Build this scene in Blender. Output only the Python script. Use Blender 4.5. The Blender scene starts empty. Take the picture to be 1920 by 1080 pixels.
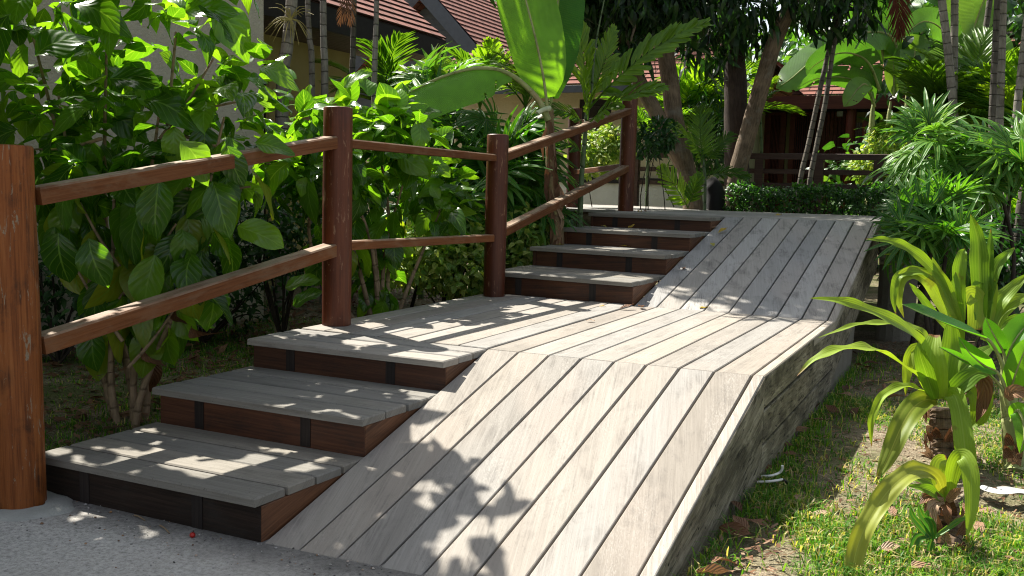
import bpy, math, random
import numpy as np
from math import sin, cos, pi, radians, sqrt
rng = np.random.default_rng(7)
random.seed(7)
scene = bpy.context.scene
COL = scene.collection
A = np.array
def nrm(v):
    v = np.asarray(v, float)
    return v / (np.linalg.norm(v, axis=-1, keepdims=True) + 1e-12)
# ---------------------------------------------------------------- camera (solved from the walkway's corners)
F, CX, CY, CZ, YAW, PITCH, ROLL = 1794.465, 2.0168, -2.3694, 1.1894, -.4569, -.1062, .0272
CAMP = A([CX, CY, CZ])
FW = A([sin(YAW) * cos(PITCH), cos(YAW) * cos(PITCH), sin(PITCH)])
_rt = A([cos(YAW), -sin(YAW), 0.]); _up = np.cross(_rt, FW)
RT = cos(ROLL) * _rt + sin(ROLL) * _up
UP = -sin(ROLL) * _rt + cos(ROLL) * _up
def at(px, py, d):          # a point d metres in front of the photographer, along the sight line of a photo pixel
    return CAMP + d * (FW + RT * (px - 960) / F - UP * (py - 540) / F)
def on(px, py, z=0.):
    r = FW + RT * (px - 960) / F - UP * (py - 540) / F
    return CAMP + r * ((z - CZ) / r[2])
from mathutils import Matrix, Vector
cam = bpy.data.cameras.new('camera'); co = bpy.data.objects.new('camera', cam); COL.objects.link(co)
m = Matrix.Identity(4)
for i in range(3):
    m[i][0] = RT[i]; m[i][1] = UP[i]; m[i][2] = -FW[i]; m[i][3] = CAMP[i]
co.matrix_world = m
cam.sensor_fit = 'HORIZONTAL'; cam.sensor_width = 36.; cam.lens = 36. * F / 1920.
cam.clip_start = .05; cam.clip_end = 600.
cam.dof.use_dof = True; cam.dof.focus_distance = 4.6; cam.dof.aperture_fstop = 16.0
scene.camera = co
# ---------------------------------------------------------------- light
SUN_AZ, SUN_EL = radians(-66), radians(52)
S = A([sin(SUN_AZ) * cos(SUN_EL), cos(SUN_AZ) * cos(SUN_EL), sin(SUN_EL)])
w = bpy.data.worlds.new('World'); scene.world = w; w.use_nodes = True
nt = w.node_tree; nt.nodes.clear()
sky = nt.nodes.new('ShaderNodeTexSky'); sky.sky_type = 'NISHITA'; sky.sun_disc = False
sky.sun_elevation = SUN_EL; sky.sun_rotation = SUN_AZ
sky.air_density = 1.0; sky.dust_density = 2.0; sky.ozone_density = 1.0
bg = nt.nodes.new('ShaderNodeBackground'); bg.inputs['Strength'].default_value = .08
wo = nt.nodes.new('ShaderNodeOutputWorld')
hs = nt.nodes.new('ShaderNodeHueSaturation'); hs.inputs['Saturation'].default_value = .45   # hazy tropical sky
nt.links.new(sky.outputs[0], hs.inputs['Color']); nt.links.new(hs.outputs[0], bg.inputs[0]); nt.links.new(bg.outputs[0], wo.inputs[0])
sl = bpy.data.lights.new('sun', 'SUN'); sl.energy = 4.7; sl.angle = radians(.53); sl.color = (1., .95, .86)
so = bpy.data.objects.new('sun', sl); COL.objects.link(so)
so.rotation_euler = Vector(-S).to_track_quat('-Z', 'Y').to_euler(); so.location = Vector(S * 30)
vs = scene.view_settings; vs.view_transform = 'Standard'; vs.look = 'None'; vs.gamma = 1.; vs.exposure = 1.5
scene.cycles.max_bounces = 7; scene.cycles.diffuse_bounces = 4; scene.cycles.glossy_bounces = 3
scene.cycles.transmission_bounces = 4; scene.cycles.transparent_max_bounces = 4
scene.cycles.use_denoising = True; scene.cycles.filter_width = 1.1
try: scene.cycles.denoiser = 'OPENIMAGEDENOISE'
except Exception: pass
scene.cycles.sample_clamp_indirect = 6.
# ---------------------------------------------------------------- objects
ROOT = {}
def setp(o, label=None, cat=None, group=None, kind=None):
    for k, v in (('label', label), ('category', cat), ('group', group), ('kind', kind)):
        if v: o[k] = v
    return o
def thing(name, label, cat, loc=(0, 0, 0), group=None):
    o = bpy.data.objects.new(name, None); COL.objects.link(o); o.location = Vector(loc)
    o.empty_display_size = .1
    ROOT[o.name] = A(loc, float)
    return setp(o, label, cat, group)
class MB:
    """verts / faces collector for ONE mesh object (world coordinates)"""
    def __init__(s): s.V = []; s.Fc = []; s.UV = []; s.R = []; s.n = 0; s.mi = []
    def add(s, V, faces, uv=None, rnd=0., mi=0):
        V = np.asarray(V, float).reshape(-1, 3); k = len(V)
        s.V.append(V)
        for f in faces:
            f = np.asarray(f, int)
            if f.ndim == 1: f = f[None, :]
            if len(f): s.Fc.append(f + s.n); s.mi.append(np.full(len(f), mi))
        s.UV.append(np.zeros((k, 2)) if uv is None else np.asarray(uv, float).reshape(-1, 2))
        s.R.append(np.full(k, rnd) if np.isscalar(rnd) else np.asarray(rnd, float).ravel())
        s.n += k
    def build(s, name, mat, parent=None, smooth=False, label=None, cat=None, group=None, kind=None, loc=None):
        me = bpy.data.meshes.new(name)
        V = np.concatenate(s.V); UV = np.concatenate(s.UV); R = np.concatenate(s.R)
        root = None
        p = parent
        while p is not None: root = p; p = p.parent
        off = ROOT[root.name] if root is not None else (A(loc, float) if loc is not None else None)
        if off is not None: V = V - off
        me.vertices.add(len(V)); me.vertices.foreach_set('co', V.ravel().astype(np.float32))
        li = np.concatenate([f.ravel() for f in s.Fc]).astype(np.int32)
        ln = np.concatenate([np.full(len(f), f.shape[1]) for f in s.Fc])
        st = np.concatenate([[0], np.cumsum(ln)[:-1]]).astype(np.int32)
        me.loops.add(len(li)); me.loops.foreach_set('vertex_index', li)
        me.polygons.add(len(st)); me.polygons.foreach_set('loop_start', st)
        mats = mat if isinstance(mat, (list, tuple)) else [mat]
        for x in mats: me.materials.append(x)
        if len(mats) > 1: me.polygons.foreach_set('material_index', np.concatenate(s.mi).astype(np.int32))
        u = me.uv_layers.new(name='UVMap'); u.data.foreach_set('uv', UV[li].ravel().astype(np.float32))
        a = me.attributes.new('rnd', 'FLOAT', 'POINT'); a.data.foreach_set('value', R.astype(np.float32))
        me.polygons.foreach_set('use_smooth', np.full(len(st), smooth))
        me.update(calc_edges=True); me.validate()
        o = bpy.data.objects.new(name, me); COL.objects.link(o)
        if parent is not None: o.parent = parent
        elif loc is not None: o.location = Vector(loc)
        return setp(o, label, cat, group, kind)
def cr(P, n):               # Catmull-Rom through the points, n samples
    P = A(P, float)
    if len(P) == 2: return P[0] + (P[1] - P[0]) * np.linspace(0, 1, n)[:, None]
    Q = np.vstack([2 * P[0] - P[1], P, 2 * P[-1] - P[-2]])
    t = np.linspace(0, len(P) - 1 - 1e-9, n); i = t.astype(int); f = (t - i)[:, None]
    a, b, c, d = Q[i], Q[i + 1], Q[i + 2], Q[i + 3]
    return .5 * (2 * b + (c - a) * f + (2 * a - 5 * b + 4 * c - d) * f ** 2 + (3 * b - a - 3 * c + d) * f ** 3)
def tube(mb, P, r, seg=10, n=None, rnd=0., cap=True, wob=0.):
    P = cr(P, n) if n else A(P, float)
    k = len(P); r = np.interp(np.linspace(0, 1, k), np.linspace(0, 1, len(np.atleast_1d(r))), np.atleast_1d(r))
    T = nrm(np.gradient(P, axis=0))
    ref = A([0, 0, 1.]) if abs(T[0][2]) < .8 else A([1., 0, 0])
    a = nrm(np.cross(T, ref)); b = np.cross(T, a)
    th = np.linspace(0, 2 * pi, seg + 1)
    rr = r[:, None] * (1 + wob * (rng.random((k, seg + 1)) - .5)); rr[:, -1] = rr[:, 0]
    V = P[:, None] + rr[..., None] * (np.cos(th)[None, :, None] * a[:, None] + np.sin(th)[None, :, None] * b[:, None])
    L = np.concatenate([[0], np.cumsum(np.linalg.norm(np.diff(P, axis=0), axis=1))])
    uv = np.stack(np.broadcast_arrays(L[:, None], (th * r.mean())[None, :]), -1)
    i, j = np.meshgrid(np.arange(k - 1), np.arange(seg), indexing='ij'); q = (i * (seg + 1) + j).ravel()
    mb.add(V, [np.stack([q, q + 1, q + seg + 2, q + seg + 1], 1)], uv, rnd)
    if cap:
        for e in (0, k - 1):
            ring = V[e][:-1]
            mb.add(ring, [np.arange(seg)[::1 if e else -1]], np.tile(uv[e][0], (seg, 1)), rnd)
def polyface(mb, P, uvax=None, rnd=0., mi=0, uvo=(0, 0)):
    P = A(P, float)
    u = nrm(P[1] - P[0]) if uvax is None else nrm(uvax)
    n_ = nrm(np.cross(P[1] - P[0], P[2] - P[0])); v = np.cross(n_, u)
    uv = np.stack([(P - P[0]) @ u + uvo[0], (P - P[0]) @ v + uvo[1]], 1)
    mb.add(P, [np.arange(len(P))], uv, rnd, mi)
def slab(mb, top, thick, along, rnd=0., ch=.003, down=(0, 0, -1.)):
    """a board: top polygon (ccw from above, 4+ points), thickness along down, chamfered edge; uv runs along the grain"""
    T = A(top, float); d = nrm(down); k = len(T); c = T.mean(0)
    if ch > 0:
        ins = []
        for i in range(k):
            e1 = nrm(T[i] - T[i - 1]); e2 = nrm(T[(i + 1) % k] - T[i])
            n1 = np.cross(-d, e1); n2 = np.cross(-d, e2)
            m_ = n1 + n2; ins.append(T[i] + m_ * ch / max(.3, (m_ @ n1)))
        I = A(ins)
    else: I = T
    Rg = T + d * ch; B = T + d * thick
    g = nrm(along); ac = np.cross(-d, g)
    def uvf(P): return np.stack([(P - T[0]) @ g, (P - T[0]) @ ac + (P - T[0]) @ d], 1)
    mb.add(I, [np.arange(k)], uvf(I), rnd)
    for i in range(k):
        j = (i + 1) % k
        if ch > 0:
            q = A([Rg[i], Rg[j], I[j], I[i]]); mb.add(q, [[0, 1, 2, 3]], uvf(q), rnd)
        q = A([B[i], B[j], Rg[j], Rg[i]]); mb.add(q, [[0, 1, 2, 3]], uvf(q), rnd)
    mb.add(B, [np.arange(k)[::-1]], uvf(B), rnd)
def box(mb, lo, hi, along=(1, 0, 0), rnd=0., ch=.002):
    x0, y0, z0 = lo; x1, y1, z1 = hi
    slab(mb, [(x0, y0, z1), (x1, y0, z1), (x1, y1, z1), (x0, y1, z1)], z1 - z0, along, rnd, ch)
def extr(mb, P, off, along, rnd=0., ch=.003):
    """flat board whose face polygon P (ccw seen from its front) is extruded by the vector off"""
    slab(mb, P, np.linalg.norm(off), along, rnd, ch, down=off)
# ---------------------------------------------------------------- materials
class N:
    def __init__(s, name):
        s.m = bpy.data.materials.new(name); s.m.use_nodes = True; s.t = s.m.node_tree; s.t.nodes.clear()
        s.out = s.t.nodes.new('ShaderNodeOutputMaterial')
    def n(s, typ, **kw):
        x = s.t.nodes.new('ShaderNode' + typ)
        for k, v in kw.items(): setattr(x, k, v)
        return x
    def l(s, a, b): s.t.links.new(a, b)
    def put(s, sock, v):
        if hasattr(v, 'node'): s.l(v, sock)
        else: sock.default_value = v
    def math(s, op, a, b=0., c=None):
        x = s.n('Math', operation=op); s.put(x.inputs[0], a); s.put(x.inputs[1], b)
        if c is not None: s.put(x.inputs[2], c)
        return x.outputs[0]
    def mix(s, f, a, b, mode='MIX'):
        x = s.n('Mix', data_type='RGBA', blend_type=mode); s.put(x.inputs[0], f)
        for k, v in ((6, a), (7, b)):
            if isinstance(v, (tuple, list)): v = tuple(v) + (1.,) if len(v) == 3 else v
            s.put(x.inputs[k], v)
        return x.outputs[2]
    def ramp(s, f, stops, interp='LINEAR'):
        x = s.n('ValToRGB'); x.color_ramp.interpolation = interp; e = x.color_ramp.elements
        while len(e) > 1: e.remove(e[-1])
        for i, (p, c) in enumerate(stops):
            q = e[0] if i == 0 else e.new(p)
            q.position = p; q.color = tuple(c) + (1.,) if not np.isscalar(c) else (c, c, c, 1.)
        s.put(x.inputs[0], f); return x.outputs[0]
    def noise(s, vec, scale, detail=4., rough=.55, dist=0.):
        x = s.n('TexNoise'); x.inputs['Scale'].default_value = scale; x.inputs['Detail'].default_value = detail
        x.inputs['Roughness'].default_value = rough; x.inputs['Distortion'].default_value = dist
        if vec is not None: s.l(vec, x.inputs['Vector'])
        return x.outputs[0]
    def uv(s): return s.n('UVMap', uv_map='UVMap').outputs[0]
    def obj(s): return s.n('TexCoord').outputs['Object']
    def pos(s): return s.n('NewGeometry').outputs['Position']
    def rnd(s): return s.n('Attribute', attribute_name='rnd').outputs['Fac']
    def sep(s, v):
        x = s.n('SeparateXYZ'); s.l(v, x.inputs[0]); return x.outputs
    def comb(s, a, b, c=0.):
        x = s.n('CombineXYZ')
        for i, v in enumerate((a, b, c)): s.put(x.inputs[i], v)
        return x.outputs[0]
    def bump(s, h, strength=.3, dist=.01):
        x = s.n('Bump'); x.inputs['Strength'].default_value = strength; x.inputs['Distance'].default_value = dist
        s.l(h, x.inputs['Height']); return x.outputs[0]
    def pbr(s, col, rough=.6, nor=None, spec=.5, **kw):
        b = s.n('BsdfPrincipled'); s.put(b.inputs['Base Color'], col if hasattr(col, 'node') else tuple(col) + (1.,))
        s.put(b.inputs['Roughness'], rough); s.put(b.inputs['Specular IOR Level'], spec)
        if nor is not None: s.l(nor, b.inputs['Normal'])
        for k, v in kw.items(): s.put(b.inputs[k.replace('_', ' ')], v)
        return b.outputs[0]
    def done(s, sh): s.l(sh, s.out.inputs[0]); return s.m
def wood_mat(name, dark, mid, light, rough=.7, stain=None, stain_amt=.0, fleck=.0, bump=.35, dirt=None, spec=.3, chips=None, vary=.5, soft=1., top=None):
    q = N(name); u = q.sep(q.uv()); r = q.rnd()
    r9 = q.math('MULTIPLY', r, 61.7)
    a = q.comb(q.math('MULTIPLY', u[0], 2.2), q.math('MULTIPLY', u[1], 70.), r9)
    fib = q.noise(a, 1.6, 5., .65, .35)
    b = q.comb(q.math('MULTIPLY', u[0], .9), q.math('MULTIPLY', u[1], 9.), r9)
    brd = q.noise(b, 1.5, 4., .55, .6)
    g = q.math('ADD', q.math('MULTIPLY', fib, .6), q.math('MULTIPLY', brd, .4))
    c = q.ramp(g, [(.5 - .2 * soft, dark), (.5, mid), (.5 + .18 * soft, light)])
    # board to board
    tone = q.ramp(q.n('TexWhiteNoise', noise_dimensions='1D').outputs[0] if 0 else q.math('FRACT', q.math('MULTIPLY', r, 7.31)), [(0., 1 - vary * .45), (1., 1 + vary * .12)])
    c = q.mix(1., c, tone, 'MULTIPLY')
    warm = q.ramp(q.math('FRACT', q.math('MULTIPLY', r, 13.7)), [(0., (.95, .98, 1.02)), (.5, (1, 1, 1)), (1., (1.04, .995, .94))])
    c = q.mix(1., c, warm, 'MULTIPLY')
    if fleck:
        fv = q.comb(q.math('MULTIPLY', u[0], 30.), q.math('MULTIPLY', u[1], 120.), r9)
        fl = q.noise(fv, 1., 3., .6, 2.2)
        fm = q.math('MULTIPLY', q.ramp(fl, [(.5, 0.), (.6, 1.)]), q.ramp(q.noise(q.comb(u[0], q.math('MULTIPLY', u[1], 4.), r9), 1.3, 2.), [(.45, 0.), (.62, fleck)]))
        c = q.mix(fm, c, light)
        pk = q.ramp(q.noise(q.comb(u[0], q.math('MULTIPLY', u[1], 3.), q.math('ADD', r9, 5.)), 1.1, 2.), [(.5, 0.), (.7, .5)])
        c = q.mix(pk, c, q.mix(.3, mid, (.36, .27, .21)))
    if stain is not None:
        sv = q.comb(q.math('MULTIPLY', u[0], 3.), q.math('MULTIPLY', u[1], 7.), r9)
        st = q.math('MULTIPLY', q.ramp(q.noise(sv, 1.5, 6., .7, .5), [(.50, 0.), (.64, 1.)]), q.ramp(fib, [(.35, 1.), (.6, .35)]))
        c = q.mix(q.math('MULTIPLY', st, stain_amt), c, stain)
    if chips is not None:
        cv = q.comb(q.math('MULTIPLY', u[0], 6.), q.math('MULTIPLY', u[1], 26.), r9)
        cm = q.ramp(q.noise(cv, 1.6, 6., .72, .8), [(.60, 0.), (.64, .9)])
        c = q.mix(cm, c, chips)
    if top is not None:   # worn, greyed upper faces
        nz = q.sep(q.n('NewGeometry').outputs['Normal'])[2]
        wear = q.math('MULTIPLY', q.ramp(nz, [(.55, 0.), (.8, 1.)]), q.ramp(q.noise(q.comb(q.math('MULTIPLY', u[0], 4.), q.math('MULTIPLY', u[1], 14.), r9), 1.5, 5., .7), [(.36, .15), (.55, .9)]))
        c = q.mix(wear, c, q.mix(fib, tuple(a * .6 for a in top), top))
    if dirt:
        sp = q.noise(q.comb(u[0], u[1], r9), 160., 2., .6)
        c = q.mix(q.ramp(sp, [(.64, 0.), (.72, dirt)]), c, (.05, .04, .03))
    ro = q.ramp(fib, [(.3, min(1., rough + .12)), (.7, rough - .08)])
    nb = q.bump(q.math('ADD', fib, q.math('MULTIPLY', brd, .3)), bump, .004)
    return q.done(q.pbr(c, ro, nb, spec))
def leaf_mat(name, stops, trans=(1.1, 1.25, .45), tmix=.42, rough=.38, spec=.5, rib=None, veins=9., vb=.35, along=0., tip=None, spots=None, scl=1.):
    """glossy leaf over a translucent body; rnd picks the leaf's own colour, uv = (along 0..1, across 0..1)"""
    q = N(name); u = q.sep(q.uv()); r = q.rnd()
    c = q.ramp(r, stops)
    no = q.noise(q.obj(), 6. * scl, 2., .5)
    c = q.mix(1., c, q.ramp(no, [(.3, .82), (.7, 1.15)]), 'MULTIPLY')
    av = q.math('ABSOLUTE', q.math('SUBTRACT', u[1], .5))
    nor = None
    if veins:
        ph = q.math('SUBTRACT', q.math('MULTIPLY', u[0], veins), q.math('MULTIPLY', av, veins * .8))
        vw = q.math('SINE', q.math('MULTIPLY', ph, 6.2832))
        vl = q.ramp(vw, [(.86, 0.), (.99, .35)])
        if rib: c = q.mix(vl, c, rib)
        nor = q.bump(q.math('ADD', vw, q.math('MULTIPLY', no, .6)), vb, .006)
    elif along:
        vw = q.math('SINE', q.math('MULTIPLY', u[1], 6.2832 * along))
        c = q.mix(q.ramp(vw, [(.3, 0.), (1., .25)]), c, rib or stops[-1][1])
        nor = q.bump(vw, vb, .004)
    if rib: c = q.mix(q.ramp(av, [(.012, .75), (.035, 0.)]), c, rib)
    if tip is not None:
        tm = q.math('ADD', u[0], q.math('MULTIPLY', q.math('SUBTRACT', q.noise(q.obj(), 14., 3., .6), .5), .25))
        c = q.mix(q.ramp(tm, [(tip[1], 0.), (min(1., tip[1] + .09), 1.)]), c, tip[0])
    if spots is not None:
        sm = q.ramp(q.noise(q.obj(), spots[1], 3., .6), [(.62, 0.), (.68, spots[2])])
        c = q.mix(sm, c, spots[0])
    b = q.pbr(c, rough, nor, spec)
    t = q.n('BsdfTranslucent'); q.l(q.mix(1., c, trans, 'MULTIPLY'), t.inputs[0])
    if nor is not None: q.l(nor, t.inputs['Normal'])
    mx = q.n('MixShader'); mx.inputs[0].default_value = tmix
    q.l(b, mx.inputs[1]); q.l(t.outputs[0], mx.inputs[2])
    return q.done(mx.outputs[0])
def plaster_mat(name, col, rough=.9, bump=.5, dirt=(.5, .5, .48), scl=1.):
    q = N(name); o = q.obj()
    n1 = q.noise(o, 3. * scl, 5., .6); n2 = q.noise(o, 45. * scl, 5., .65)
    c = q.mix(q.ramp(n1, [(.35, 0.), (.75, .5)]), col, tuple(a * b for a, b in zip(col, dirt)))
    return q.done(q.pbr(c, rough, q.bump(n2, bump, .02), .2))
def plain_mat(name, col, rough=.6, metal=0., nscale=20., amt=.25, spec=.4, bump=.1):
    q = N(name); n1 = q.noise(q.obj(), nscale, 4., .6)
    c = q.mix(1., col, q.ramp(n1, [(.3, 1 - amt), (.7, 1 + amt)]), 'MULTIPLY')
    return q.done(q.pbr(c, rough, q.bump(n1, bump, .01), spec, Metallic=metal))
def bark_mat(name, dark, light, ring=0., rscale=8., rough=.85, patch=None):
    q = N(name); u = q.sep(q.uv()); o = q.obj()
    v = q.comb(q.math('MULTIPLY', u[0], 6.), q.math('MULTIPLY', u[1], 40.), q.rnd())
    n1 = q.noise(v, 1.5, 5., .65, .4); n2 = q.noise(o, 7., 4., .6)
    g = q.math('ADD', q.math('MULTIPLY', n1, .55), q.math('MULTIPLY', n2, .45))
    c = q.ramp(g, [(.35, dark), (.62, light)])
    h = n1
    if ring:
        wv = q.math('FRACT', q.math('ADD', q.math('MULTIPLY', u[0], rscale), q.math('MULTIPLY', n2, .5)))
        rm = q.ramp(wv, [(0., 0.), (.07, 1.), (.16, 0.)])
        c = q.mix(q.math('MULTIPLY', rm, ring), c, tuple(a * .35 for a in dark))
        h = q.math('SUBTRACT', n1, q.math('MULTIPLY', rm, 1.2))
    if patch is not None:
        c = q.mix(q.ramp(q.noise(o, 4., 5., .7), [(.55, 0.), (.66, .8)]), c, patch)
    return q.done(q.pbr(c, rough, q.bump(h, .6, .012), .25))
DECK = wood_mat('weathered deck boards', (.185, .170, .150), (.265, .246, .218), (.335, .315, .282), .82, (.105, .096, .086), .5, .6, .4, .3, .18, soft=1.7, vary=.5)
DECKG = wood_mat('grey stained deck boards', (0.2204, 0.2066, 0.1883), (0.3168, 0.3031, 0.2801), (0.3857, 0.372, 0.3444), .82, (.095, .088, .082), .75, .1, .4, .3, .2, soft=1.6)
TREAD = wood_mat('grey tread boards', (0.1302, 0.1221, 0.1058), (0.2076, 0.1954, 0.1709), (0.2686, 0.2523, 0.2238), .82, (.11, .10, .08), .5, 0., .45, .5, .2, soft=1.5)
RISER = wood_mat('dark stained riser boards', (0.0252, 0.0103, 0.0046), (0.0688, 0.0252, 0.0115), (0.1148, 0.0459, 0.0207), .5, (.012, .009, .008), .6, 0., .3, .25, .35)
SKIRT = wood_mat('red brown skirt boards', (0.0439, 0.0167, 0.0068), (0.1221, 0.0489, 0.0206), (0.1857, 0.0831, 0.0371), .55, (.02, .014, .01), .5, 0., .4, .3, .3)
BLACKB = wood_mat('black stained boards', (.008, .006, .005), (.017, .012, .01), (.03, .021, .017), .6, None, 0, 0, .3)
def mould_mat(name):
    q = N(name); u = q.sep(q.uv()); r9 = q.math('MULTIPLY', q.rnd(), 61.7)
    fib = q.noise(q.comb(q.math('MULTIPLY', u[0], 3.), q.math('MULTIPLY', u[1], 60.), r9), 1.6, 5., .7, .4)
    big = q.noise(q.comb(q.math('MULTIPLY', u[0], 2.2), q.math('MULTIPLY', u[1], 6.), r9), 1.4, 6., .7, .6)
    mid = q.noise(q.comb(q.math('MULTIPLY', u[0], 6.), q.math('MULTIPLY', u[1], 30.), r9), 1.5, 6., .75, .3)
    c = q.ramp(fib, [(.3, (.15, .13, .092)), (.5, (.25, .22, .162)), (.72, (.38, .345, .265))])
    c = q.mix(q.ramp(big, [(.40, 0.), (.62, .8)]), c, (.055, .048, .036))
    c = q.mix(q.ramp(mid, [(.53, 0.), (.64, .85)]), c, (.016, .014, .011))
    c = q.mix(q.ramp(big, [(.30, .6), (.42, 0.)]), c, (.40, .365, .285))
    sp = q.n('TexVoronoi'); sp.inputs['Scale'].default_value = 9.; q.l(q.comb(q.math('MULTIPLY', u[0], 1.), q.math('MULTIPLY', u[1], 1.6), r9), sp.inputs['Vector'])
    c = q.mix(q.ramp(sp.outputs['Distance'], [(.05, .95), (.085, 0.)]), c, (.008, .007, .006))
    nb = q.bump(q.math('ADD', fib, q.math('MULTIPLY', mid, .8)), .8, .008)
    return q.done(q.pbr(c, .9, nb, .15))
WALLB = mould_mat('mouldy grey side boards')
EDGE = wood_mat('pale worn edge boards', (0.2184, 0.195, 0.1677), (0.3276, 0.3003, 0.2613), (0.4368, 0.4095, 0.3627), .85, (.16, .13, .10), .6, 0., .5, .3, .2)
RAILW = wood_mat('weathered rail wood', (0.0553, 0.017, 0.0043), (0.1403, 0.0476, 0.0136), (0.204, 0.0808, 0.0281), .6, (.19, .125, .075), .5, 0., .4, .2, .18, soft=1.2, top=(.33, .25, .175))
POSTR = wood_mat('varnished red brown post', (0.0467, 0.011, 0.0034), (0.085, 0.0204, 0.0068), (0.119, 0.0323, 0.011), .45, (.028, .009, .004), .5, 0., .25, .15, .3, (.22, .12, .07), .6)
POSTO = wood_mat('orange weathered post', (0.0517, 0.0133, 0.003), (0.1734, 0.0531, 0.0118), (0.2435, 0.0871, 0.0221), .55, (.04, .015, .006), .95, 0., .5, .5, .2, (.20, .165, .115), .6)
RISERB = wood_mat('blackened riser boards', (.008, .006, .005), (.022, .014, .010), (.042, .026, .018), .7, (.03, .028, .024), .5, 0., .4, .4, .2)
# ================================================================= THE SETTING
q = N('lawn soil'); o_ = q.pos()
n1 = q.noise(o_, 1.3, 5., .6); n2 = q.noise(o_, 26., 5., .7); n3 = q.noise(o_, 110., 3., .6)
c = q.ramp(n2, [(.3, (.055, .042, .028)), (.5, (.17, .135, .09)), (.7, (.30, .25, .175))])
c = q.mix(q.ramp(n3, [(.5, 0.), (.62, .7)]), c, (.40, .34, .24))
c = q.mix(q.ramp(n1, [(.42, 0.), (.6, .75)]), c, (.06, .085, .02))
SOIL = q.done(q.pbr(c, .95, q.bump(q.math('ADD', n2, n3), .8, .02), .1))
mb = MB()
nx = 60
gx = np.concatenate([[-150, -60, -25], np.linspace(-12, 14, 53), [30, 70, 150]]); gy = np.concatenate([[-120, -50, -20], np.linspace(-6, 24, 61), [40, 80, 200]])
X, Y = np.meshgrid(gx, gy, indexing='ij')
Z = .018 * np.sin(X * 2.1 + 1) * np.sin(Y * 1.7) + .012 * np.sin(X * 5.3 + Y * 3.1)
far_ = np.clip((Y - 9) / 3, 0, 1) * .0
Z = Z * np.clip((np.abs(X - .1) - 1.1) / .5, 0, 1) - .03 * (np.abs(X - .1) < 1.25) * (Y < 6.5) * (Y > -.3)
gi, gj = np.meshgrid(np.arange(len(gx) - 1), np.arange(len(gy) - 1), indexing='ij'); k_ = (gi * len(gy) + gj).ravel(); w_ = len(gy)
Z = Z - .05 * ((X < 1.3) & (Y < .2))
mb.add(np.stack([X, Y, Z], -1), [np.stack([k_, k_ + w_, k_ + w_ + 1, k_ + 1], 1)])
mb.build('lawn', SOIL, smooth=True, kind='structure')
# concrete path in front of the walkway
q = N('worn concrete'); o_ = q.pos()
n1 = q.noise(o_, 1.6, 5., .6); n2 = q.noise(o_, 55., 5., .75); n3 = q.noise(o_, 210., 3., .65)
c = q.ramp(n2, [(.32, (.24, .23, .21)), (.52, (.47, .45, .415)), (.7, (.62, .595, .55))])
c = q.mix(q.ramp(n3, [(.58, 0.), (.66, .6)]), c, (.10, .095, .09))
c = q.mix(q.ramp(n3, [(.34, .6), (.42, 0.)]), c, (.55, .53, .50))
c = q.mix(q.ramp(n1, [(.45, 0.), (.7, .6)]), c, (.35, .32, .28))
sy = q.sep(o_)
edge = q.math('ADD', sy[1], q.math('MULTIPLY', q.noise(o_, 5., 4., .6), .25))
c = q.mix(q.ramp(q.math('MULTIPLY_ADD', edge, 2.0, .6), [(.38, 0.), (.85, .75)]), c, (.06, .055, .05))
CONC = q.done(q.pbr(c, .92, q.bump(q.math('ADD', n2, q.math('MULTIPLY', n3, .7)), .7, .008), .2))
mb = MB()
P = []
fx = np.linspace(-5, 1.27, 60); fy = np.where(fx < -1.08, .16 + .02 * np.sin(fx * 9) - .25 * np.clip(-1.2 - fx, 0, 1), .075)
X = np.stack([fx, fx]); Y = np.stack([np.full(60, -7.), fy]); Zc = np.full((2, 60), .002)
i_ = np.arange(59)
mb.add(np.stack([X, Y, Zc], -1), [np.stack([i_, i_ + 1, i_ + 61, i_ + 60], 1)])
mb.build('concrete_path', CONC, kind='structure')
# pale cement collar round the first post
mb = MB(); th = np.linspace(0, 2 * pi, 33)[:-1]
c0 = A([-1.0, -.155, 0])
rr = 1 + .12 * np.sin(3 * th + 1) + .06 * np.sin(7 * th)
rings = [np.stack([c0[0] + np.cos(th) * r_ * rr, c0[1] + np.sin(th) * r_ * rr * 1.05, np.full(32, z_)], -1) for r_, z_ in ((.075, .018), (.12, .017), (.155, .010), (.17, .0022))]
V = np.concatenate(rings); f = []
for a_ in range(3):
    for j in range(32): f.append([a_ * 32 + j, (a_ + 1) * 32 + j, (a_ + 1) * 32 + (j + 1) % 32, a_ * 32 + (j + 1) % 32])
mb.add(V, [A(f)])
mb.build('cement_collar', plaster_mat('pale cement', (.36, .36, .33), .9, .4, (.6, .62, .6), 4.), smooth=True, label='pale cement collar poured round the foot of the orange fence post', cat='footing', loc=c0)

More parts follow.
